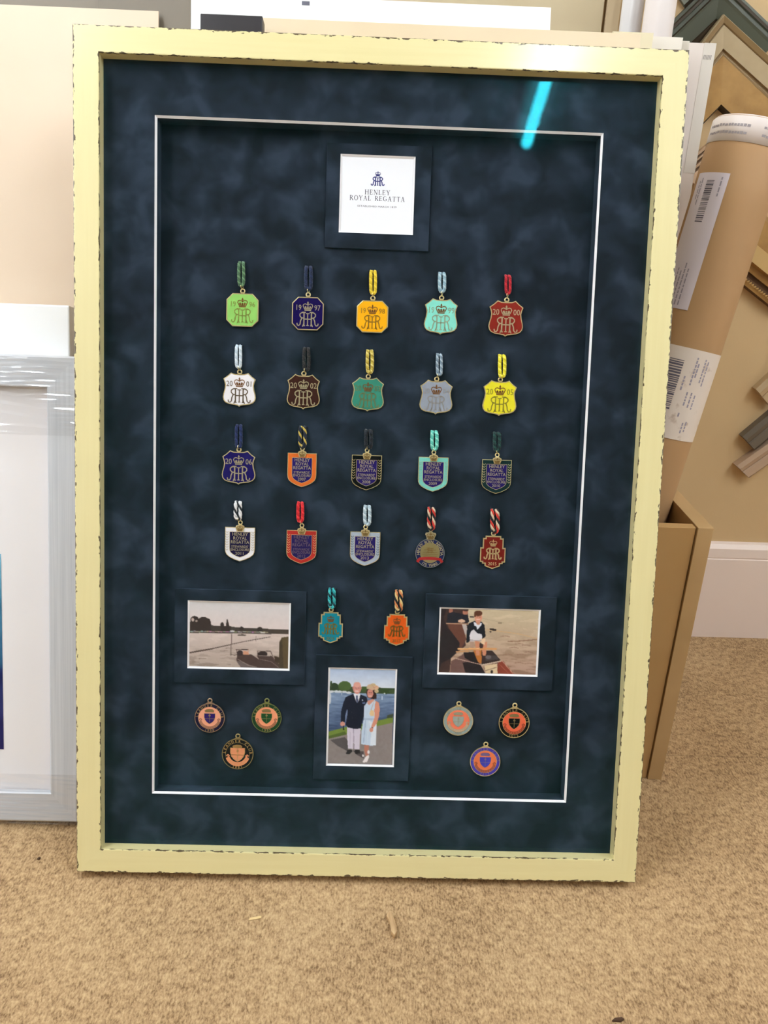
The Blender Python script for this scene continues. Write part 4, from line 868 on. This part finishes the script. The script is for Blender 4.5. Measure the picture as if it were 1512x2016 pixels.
# film: rippled strips over the top and bottom
def film(y0, y1, seed):
    nx, ny = 90, 110; r = np.random.default_rng(seed); bm = bmesh.new(); g = []
    sl = [(r.random()*6.28, .4+r.random(), 250+r.random()*700) for _ in range(7)]
    for j in range(ny+1):
        row = []
        for i in range(nx+1):
            x = Lx-.30+.30*i/nx; y = y0+(y1-y0)*j/ny
            zz = .0058+sum(.00072*a*max(0, math.sin(x*(14+12*a)+ph*3+y*40))*math.sin(k*y+ph+9*math.sin(x*(9+a*5)+ph)*.35) for ph, a, k in sl)/2
            row.append(bm.verts.new((x, y, zz)))
        g.append(row)
    for j in range(ny):
        for i in range(nx): f = bm.faces.new((g[j][i], g[j][i+1], g[j+1][i+1], g[j+1][i])); f.smooth = True
    return link('cling_film', bm, FILM, sf)
FILM = film_mat()
film(hs-.125, hs, 5); film(0.0, .085, 9)
# white frame behind
ww_ = ws+Ts+.002; uu, vv = fr(137, 601, ww_)
lean_board('white_box_frame', -.60, uu, vv, ww_, .03, mat('white_gloss_paint', (250, 250, 250), .4), 'deep white frame standing behind the silver one at left', 'picture frame', bev=.003)

# ------------------------------------------------------------------ moulding samples on the wall
def chevron(pts, prof, mats_, label, name='moulding_chevron', cat='moulding sample', Y=WALL_Y, group='corner mouldings hung on the back wall', zig=None):
    """pts: outer edge (arm end, apex, arm end) on the wall; prof: (inward offset, height, material)"""
    P = [Vector(vert(*p, Y-.02)) for p in pts]; c = P[1]
    Q = [q-c for q in P]
    t1 = (Q[1]-Q[0]).normalized(); t2 = (Q[2]-Q[1]).normalized()
    def nrm(t): 
        n = Vector((-t.y, t.x)); return n if n.y < 0 else -n
    n1, n2 = nrm(t1), nrm(t2); b = (n1+n2).normalized(); kb = 1/max(.3, b.dot(n1))
    bm = bmesh.new(); rows = []
    for (o, hgt, mi) in prof:
        rows.append([Vector((*(Q[0]+n1*o), hgt)), Vector((*(Q[1]+b*kb*o), hgt)), Vector((*(Q[2]+n2*o), hgt))])
    vs = [[bm.verts.new(v) for v in r] for r in rows]; n = len(vs)
    for i in range(n-1):
        for k in range(2):
            f = bm.faces.new((vs[i][k], vs[i][k+1], vs[i+1][k+1], vs[i+1][k])); f.material_index = prof[i+1][2]
    for k in (0, 2):
        try: bm.faces.new([vs[i][k] for i in range(n)])
        except ValueError: pass
    for k in range(2): bm.faces.new((vs[0][k], vs[n-1][k], vs[n-1][k+1], vs[0][k+1]))
    if zig:
        o1, hh, mi = zig; t = t2
        st = Q[1]+b*kb*o1; L = (Q[2]+n2*o1-st).length; m_ = int(L/.0065)
        for i in range(m_):
            s0 = st+t2*(i*.0065); stroke(bm, [s0, s0+t2*.003-n2*.004], .0022, hh-.001, hh+.002, mi)
    bmesh.ops.recalc_face_normals(bm, faces=bm.faces[:])
    o = link(name, bm, mats_); o.matrix_world = wmat(c.x, Y, c.y)
    return tag(o, label, cat, group)
grn = mat('grey_green_paint', (74, 78, 64), .5); grnl = mat('pale_grey_green_paint', (112, 116, 104), .5); brn = mat('dark_antique_brown', (58, 46, 30), .5)
crm = noisy('stone_cream_paint', (176, 156, 122), (184, 164, 130), 30, .5, 2); crmd = mat('antiqued_edge', (138, 112, 74), .5); gld = noisy('antique_gold_leaf', (156, 116, 62), (170, 130, 72), 40, .5, 3); gldl = mat('pale_gold', (192, 156, 96), .45)
pnk = mat('pinkish_moulding', (190, 158, 128), .5)
gb = mat('groove_brown', (98, 66, 34), .5)
chevron([(1296, -78), (1415, -192), (1442, -166)], [(0, 0, 0), (0, .012, 0), (.03, .014, 0), (.09, .008, 0), (.092, .006, 1), (.097, .003, 1), (.097, 0, 1)], [grnl, brn], 'pale grey-green moulding end above the darker green corner sample')
chevron([(1300, 66), (1420, -50), (1540, 66)], [(0, 0, 0), (0, .012, 0), (.005, .014, 0), (.007, .018, 1), (.011, .018, 1), (.013, .015, 0), (.019, .016, 0), (.021, .020, 1), (.025, .018, 0), (.052, .012, 0), (.054, .010, 1), (.064, .006, 1), (.064, 0, 1)], [grn, brn], 'dark grey-green corner moulding sample, topmost of the full corners')
chevron([(1330, 150), (1424, 28), (1600, 190)], [(0, 0, 0), (0, .022, 0), (.002, .026, 0), (.010, .023, 1), (.0115, .020, 1), (.013, .023, 0), (.040, .020, 0), (.041, .015, 1), (.046, .017, 1), (.051, .012, 0), (.0515, 0, 0)], [crm, crmd], 'stone-cream corner moulding sample below the green ones')
chevron([(1330, 205), (1426, 105), (1620, 292)], [(0, 0, 0), (0, .012, 0), (.003, .016, 0), (.064, .020, 0), (.067, .016, 1), (.069, 0, 1)], [gld, brn], 'broad antique gold corner moulding sample, tip below the cream one')
chevron([(1345, 326), (1470, 222), (1640, 372)], [(0, 0, 0), (0, .014, 0), (.004, .018, 0), (.005, .012, 1), (.007, .012, 1), (.008, .018, 0), (.011, .018, 0), (.012, .011, 1), (.016, .011, 1), (.017, .016, 0), (.022, .014, 0), (.023, .008, 1), (.027, .008, 1), (.028, .012, 0), (.052, .014, 0), (.054, .018, 0), (.0575, .016, 1), (.0575, 0, 1)], [pnk, gb], 'ribbed buff corner moulding sample, mostly behind the tube')
chevron([(1300, 446), (1412, 343), (1620, 516)], [(0, 0, 0), (0, .016, 0), (.008, .018, 0), (.052, .020, 0), (.054, .030, 1), (.084, .034, 1), (.088, .024, 0), (.100, .022, 0), (.101, .014, 2), (.108, .014, 2), (.109, .020, 0), (.114, .020, 2), (.124, .018, 0), (.126, 0, 2)], [gld, gldl, gb], 'large gilt corner moulding sample with a beaded edge, right of the tube', zig=(.1165, .020, 1))
def sample(p0, p1, far0, T, m, m2, label, bow=.004):
    """short bar of moulding glued on the wall: cut end p0-p1, running up to the right"""
    Y = WALL_Y-T/2
    a, b, c = Vector(vert(*p0, Y)), Vector(vert(*p1, Y)), Vector(vert(*far0, Y))
    t = (c-a).normalized(); wv = b-a; n = Vector((t.y, -t.x)); wd = abs(wv.dot(n)); bm = bmesh.new()
    L = .22; prof = [(0, 0, 0), (0, T, 0), (.22*wd, T+bow, 0), (.45*wd, T*.92, 0), (.5*wd, T*.85, 1), (.55*wd, T*.92, 0), (.9*wd, T, 0), (wd, T*.8, 1), (wd, 0, 1)]
    sk = wv.dot(t)
    A = [bm.verts.new((*(n*o+t*(sk*o/wd)), h)) for o, h, _ in prof]; B = [bm.verts.new((*(n*o+t*L), h)) for o, h, _ in prof]
    for i in range(len(prof)-1): f = bm.faces.new((A[i], A[i+1], B[i+1], B[i])); f.material_index = prof[i+1][2]
    bm.faces.new(A[::-1]); bm.faces.new(B); bmesh.ops.recalc_face_normals(bm, faces=bm.faces[:])
    o = link('moulding_strip', bm, [m, m2]); o.matrix_world = wmat(a.x, WALL_Y, a.y); return tag(o, label, 'moulding sample', 'short moulding strips fixed low on the wall')
sample((1484, 764), (1512, 797), (1512, 738), .020, mat('champagne_strip', (196, 172, 136), .4, .2), mat('strip_edge_a', (150, 122, 84), .4), 'champagne coloured moulding strip, top of the three on the wall')
sample((1458, 857), (1484, 884), (1512, 812), .020, mat('pewter_strip', (112, 102, 88), .4, .2), mat('strip_edge_b', (90, 80, 66), .4), 'dark pewter moulding strip, middle of the three on the wall')
sample((1446, 914), (1472, 939), (1512, 868), .022, mat('blush_strip', (186, 158, 132), .45), mat('strip_edge_c', (150, 122, 96), .4), 'pinkish-beige moulding strip, lowest of the three on the wall')

# ------------------------------------------------------------------ fibreboard bin and the postal tube
fx1, fy = floor_at(1302, 1535); zt = vert(1397, 1040, fy)[1]; bx0 = .835; T = .026; by1 = .50
mdf = noisy('fibreboard', (186, 148, 98), (180, 142, 92), 5, .7, 3, bump=.03, bscale=400); mdfe = noisy('fibreboard_edge', (190, 156, 110), (182, 148, 102), 8, .75, 3)
bn = empty('storage_bin', Matrix.Translation((bx0, fy, 0)), 'open-topped fibreboard bin right of the cream frame, holding a postal tube', 'bin')
w0 = fx1-bx0; dd = by1-fy
for nm, bxs in (('side_panel', (w0-T, w0, 0, dd, .0, zt)), ('side_panel', (0, .01, 0, dd, 0, zt)), ('front_panel', (.0105, w0-T-.0015, .004, .022, .0, zt-.002)), ('back_panel', (.0105, w0-T-.0005, dd-.012, dd, 0, zt)), ('base_panel', (.0105, w0-T-.0005, .0225, dd-.0125, 0, .012))):
    bm = bmesh.new(); box(bm, *bxs, bev=.0008); link(nm, bm, mdf if nm != 'side_panel' else mdfe, bn)
# tube
A = hit(1262, 947, (0, .40, 0), np.array([0, 1., 0])); B = hit(1484, 247, (0, .475, 0), np.array([0, 1., 0]))
A, B = Vector(A), Vector(B); ax = (B-A).normalized(); 
s = (A.z-.035)/ax.z; Bt = A-ax*s; Lt = (B-Bt).length; rt = .0615
zq = ax.to_track_quat('Z', 'Y').to_matrix().to_4x4()
# spin so that local -Y faces the camera side
TM = Matrix.Translation(Bt) @ zq
tb = empty('postal_tube', TM, 'thick brown cardboard postal tube leaning in the bin, white tape at its top', 'tube')
camd = (zq.inverted() @ (Vector(CAM)-Bt)); ang0 = math.atan2(camd.y, camd.x)
def cyl_patch(bm, z0, z1, a0, a1, r, n=40, mi=0):
    rows = [[bm.verts.new((r*math.cos(a0+(a1-a0)*k/n), r*math.sin(a0+(a1-a0)*k/n), z)) for k in range(n+1)] for z in np.linspace(z0, z1, 12)]
    for a, b in zip(rows, rows[1:]):
        for k in range(n): f = bm.faces.new((a[k], a[k+1], b[k+1], b[k])); f.smooth = True; f.material_index = mi
kraft = noisy('kraft_card', (166, 128, 88), (176, 138, 96), 8, .7, 3, (1, 1, .15))
bm = bmesh.new(); tube(bm, [(0, 0, z) for z in np.linspace(0, Lt-.002, 10)], rt, 48); link('tube_wall', bm, kraft, tb)
tape = noisy('white_tape', (222, 208, 202), (232, 220, 214), 14, .4, 2)
bm = bmesh.new(); tl = .040
tube(bm, [(0, 0, Lt-tl), (0, 0, Lt-.004), (0, 0, Lt)], [rt+.0008, rt+.0010, rt-.002], 48); tp = link('tape_cap', bm, tape, tb); tp['label'] = 'white printed tape round the tube end'
# faint printing on the tape: word-like dashes that wrap round
dark = mat('tape_print', (150, 140, 142), .6)
def wrap_dash(bm, ang, z, w, h, r):
    n = 6; vs = [[bm.verts.new((r*math.cos(ang+w/r*(k/n)), r*math.sin(ang+w/r*(k/n)), z+dz)) for k in range(n+1)] for dz in (0, h)]
    for k in range(n): bm.faces.new((vs[0][k], vs[0][k+1], vs[1][k+1], vs[1][k]))
bm = bmesh.new()
for row, zz in enumerate((Lt-.019, Lt-.030)):
    a = -1.25
    while a < 1.6:
        wln = .004+.003*random.random()
        if not (-.12 < a < .20): wrap_dash(bm, ang0+a, zz+.0012*random.random(), wln*.8, .0032+.001*random.random(), rt+.0013)
        a += (wln)/rt
link('tape_print', bm, dark, tp)
def tube_coord(x, y):
    """pixel on the tube's near surface -> (angle, height)"""
    d = Vector(R @ np.array([(x-CX)/FPX, (y-CY)/FPX, 1.])); iv = TM.inverted(); o_ = iv @ Vector(CAM); dl = iv.to_3x3() @ d
    a = dl.x**2+dl.y**2; b = 2*(o_.x*dl.x+o_.y*dl.y); c = o_.x**2+o_.y**2-rt**2; q = b*b-4*a*c
    q = max(q, 0); t = (-b-math.sqrt(q))/(2*a); pnt = o_+dl*t; return math.atan2(pnt.y, pnt.x), pnt.z
def unwrap(a): 
    while a-ang0 > PI: a -= 2*PI
    while a-ang0 < -PI: a += 2*PI
    return a
(aR, z1_), (aR2, z0_) = tube_coord(1440, 342), tube_coord(1352, 611); aR = (unwrap(aR)+unwrap(aR2))/2
sgn = 1 if unwrap(tube_coord(1420, 500)[0]) > unwrap(tube_coord(1360, 500)[0]) else -1
lb = mat('label_paper', (214, 204, 214), .45)
aL = aR-sgn*.98
bm = bmesh.new(); cyl_patch(bm, z0_, z1_, min(aL, aR), max(aL, aR), rt+.0007, 24); L1 = link('address_label', bm, lb, tb); L1['label'] = 'long white sticker with a barcode'
bm = bmesh.new(); hgt = z1_-z0_; zc = z1_-.012; rr = rt+.0010; bi = mat('barcode_ink', (92, 86, 100), .6)
while zc > z1_-hgt*.36:
    th = random.choice((.0008, .0012, .002)); a = aR-sgn*.56; b_ = aR-sgn*.34; n = 6
    v = [[bm.verts.new((rr*math.cos(a+(b_-a)*k/n), rr*math.sin(a+(b_-a)*k/n), zz)) for k in range(n+1)] for zz in (zc, zc-th)]
    for k in range(n): bm.faces.new((v[0][k], v[0][k+1], v[1][k+1], v[1][k]))
    zc -= th+random.choice((.0008, .0012, .0018))
link('barcode', bm, bi, L1)
bm = bmesh.new()
for off, za, zb in ((.16, .03, .16), (.72, .04, .2), (.80, .06, .16), (.30, .70, .94), (.40, .66, .95), (.50, .72, .95), (.60, .7, .9), (.7, .74, .94)):
    zc = z1_-hgt*za
    while zc > z1_-hgt*zb:
        l_ = .004+.005*random.random(); a = aR-sgn*off; v = [bm.verts.new((rr*math.cos(a+s_*.018), rr*math.sin(a+s_*.018), zc-q)) for s_, q in ((-1, 0), (1, 0), (1, l_), (-1, l_))]; bm.faces.new(v); zc -= l_+.0016
link('small_print', bm, mat('label_print', (150, 142, 156), .6), L1)
# worn lower label round the tube
zu = tube_coord(1370, 688)[1]; zd = tube_coord(1330, 866)[1]
bm = bmesh.new(); cyl_patch(bm, zd, zu, ang0-1.5, ang0+1.62, rt+.0007, 48); L2 = link('shipping_label', bm, noisy('worn_label_paper', (220, 206, 194), (150, 112, 84), 34, .5, 4, lo=.60, hi=.74), tb); L2['label'] = 'torn white shipping label round the tube'
h2 = zu-zd; bm = bmesh.new(); zc = zu-h2*.14; rr = rt+.0010
aB, _ = tube_coord(1322, 760); aB = unwrap(aB); 
while zc > zd+h2*.30:
    th = random.choice((.0012, .002, .003)); a = aB-sgn*.25; b_ = aB+sgn*.12; n = 6
    v = [[bm.verts.new((rr*math.cos(a+(b_-a)*k/n), rr*math.sin(a+(b_-a)*k/n), zz)) for k in range(n+1)] for zz in (zc, zc-th)]
    for k in range(n): bm.faces.new((v[0][k], v[0][k+1], v[1][k+1], v[1][k]))
    zc -= th+random.choice((.0012, .002))
link('barcode', bm, bi, L2)
bm = bmesh.new()
for off, za, zb in ((.25, .3, .42), (.45, .08, .38), (.52, .14, .3), (.7, .08, .32), (.8, .1, .36), (.45, .46, .6), (.58, .46, .62), (.7, .48, .62), (.4, .7, .74), (.6, .8, .92), (.7, .78, .9)):
    zc = zu-h2*za
    while zc > zu-h2*zb:
        l_ = .003+.004*random.random(); a = aB+sgn*off; v = [bm.verts.new((rr*math.cos(a+s_*.022), rr*math.sin(a+s_*.022), zc-q)) for s_, q in ((-1, 0), (1, 0), (1, l_), (-1, l_))]; bm.faces.new(v); zc -= l_+.0016
link('small_print', bm, mat('label_print', (150, 142, 156), .6), L2)

# ------------------------------------------------------------------ scraps on the carpet
def scrap(pxl, pyl, pts, h, m, label, name, rot=0, cat='scrap'):
    x, y = floor_at(pxl, pyl); bm = bmesh.new(); prism(bm, pts, 0, h, bev=min(.0005, h*.3))
    for v in bm.verts: v.co.z += .001*math.sin(v.co.x*300)*(v.co.z > h*.5)
    o = link(name, bm, m); o.location = (x, y, .0006); o.rotation_euler = (0, 0, rot); return tag(o, label, cat)
wood = noisy('splinter_wood', (206, 172, 128), (166, 130, 90), 120, .7, 2, (1, .2, 1))
scrap(771, 1826, [(-.006, .016), (-.002, .022), (.003, .018), (.005, .004), (.006, -.014), (.001, -.020), (-.003, -.012), (-.002, .004)], .008, wood, 'brown wood splinter on the carpet in front of the cream frame', 'wood_splinter', .12)
scrap(502, 1810, [(-.009, -.003), (.009, .001), (.009, .005), (-.008, .002)], .0012, mat('pale_sliver', (226, 196, 140), .6), 'pale sliver of card on the carpet, left of the splinter', 'card_sliver')
scrap(1215, 2009, [(-.008, -.002), (-.003, .002), (.006, .002), (.009, 0), (.004, -.003)], .003, mat('dark_crumb', (74, 50, 30), .8), 'dark crumb on the carpet at the bottom right', 'crumb')
scrap(76, 1691, [(-.0022, -.002), (.002, -.0025), (.0028, .001), (0, .0025)], .002, mat('dark_crumb', (74, 50, 30), .8), 'dark crumb on the carpet below the silver frame', 'crumb')

# ------------------------------------------------------------------ view
sc = bpy.context.scene
sc.view_settings.view_transform = 'Standard'; sc.view_settings.look = 'None'; sc.view_settings.gamma = 1; sc.view_settings.exposure = 0
sc.view_settings.use_curve_mapping = False
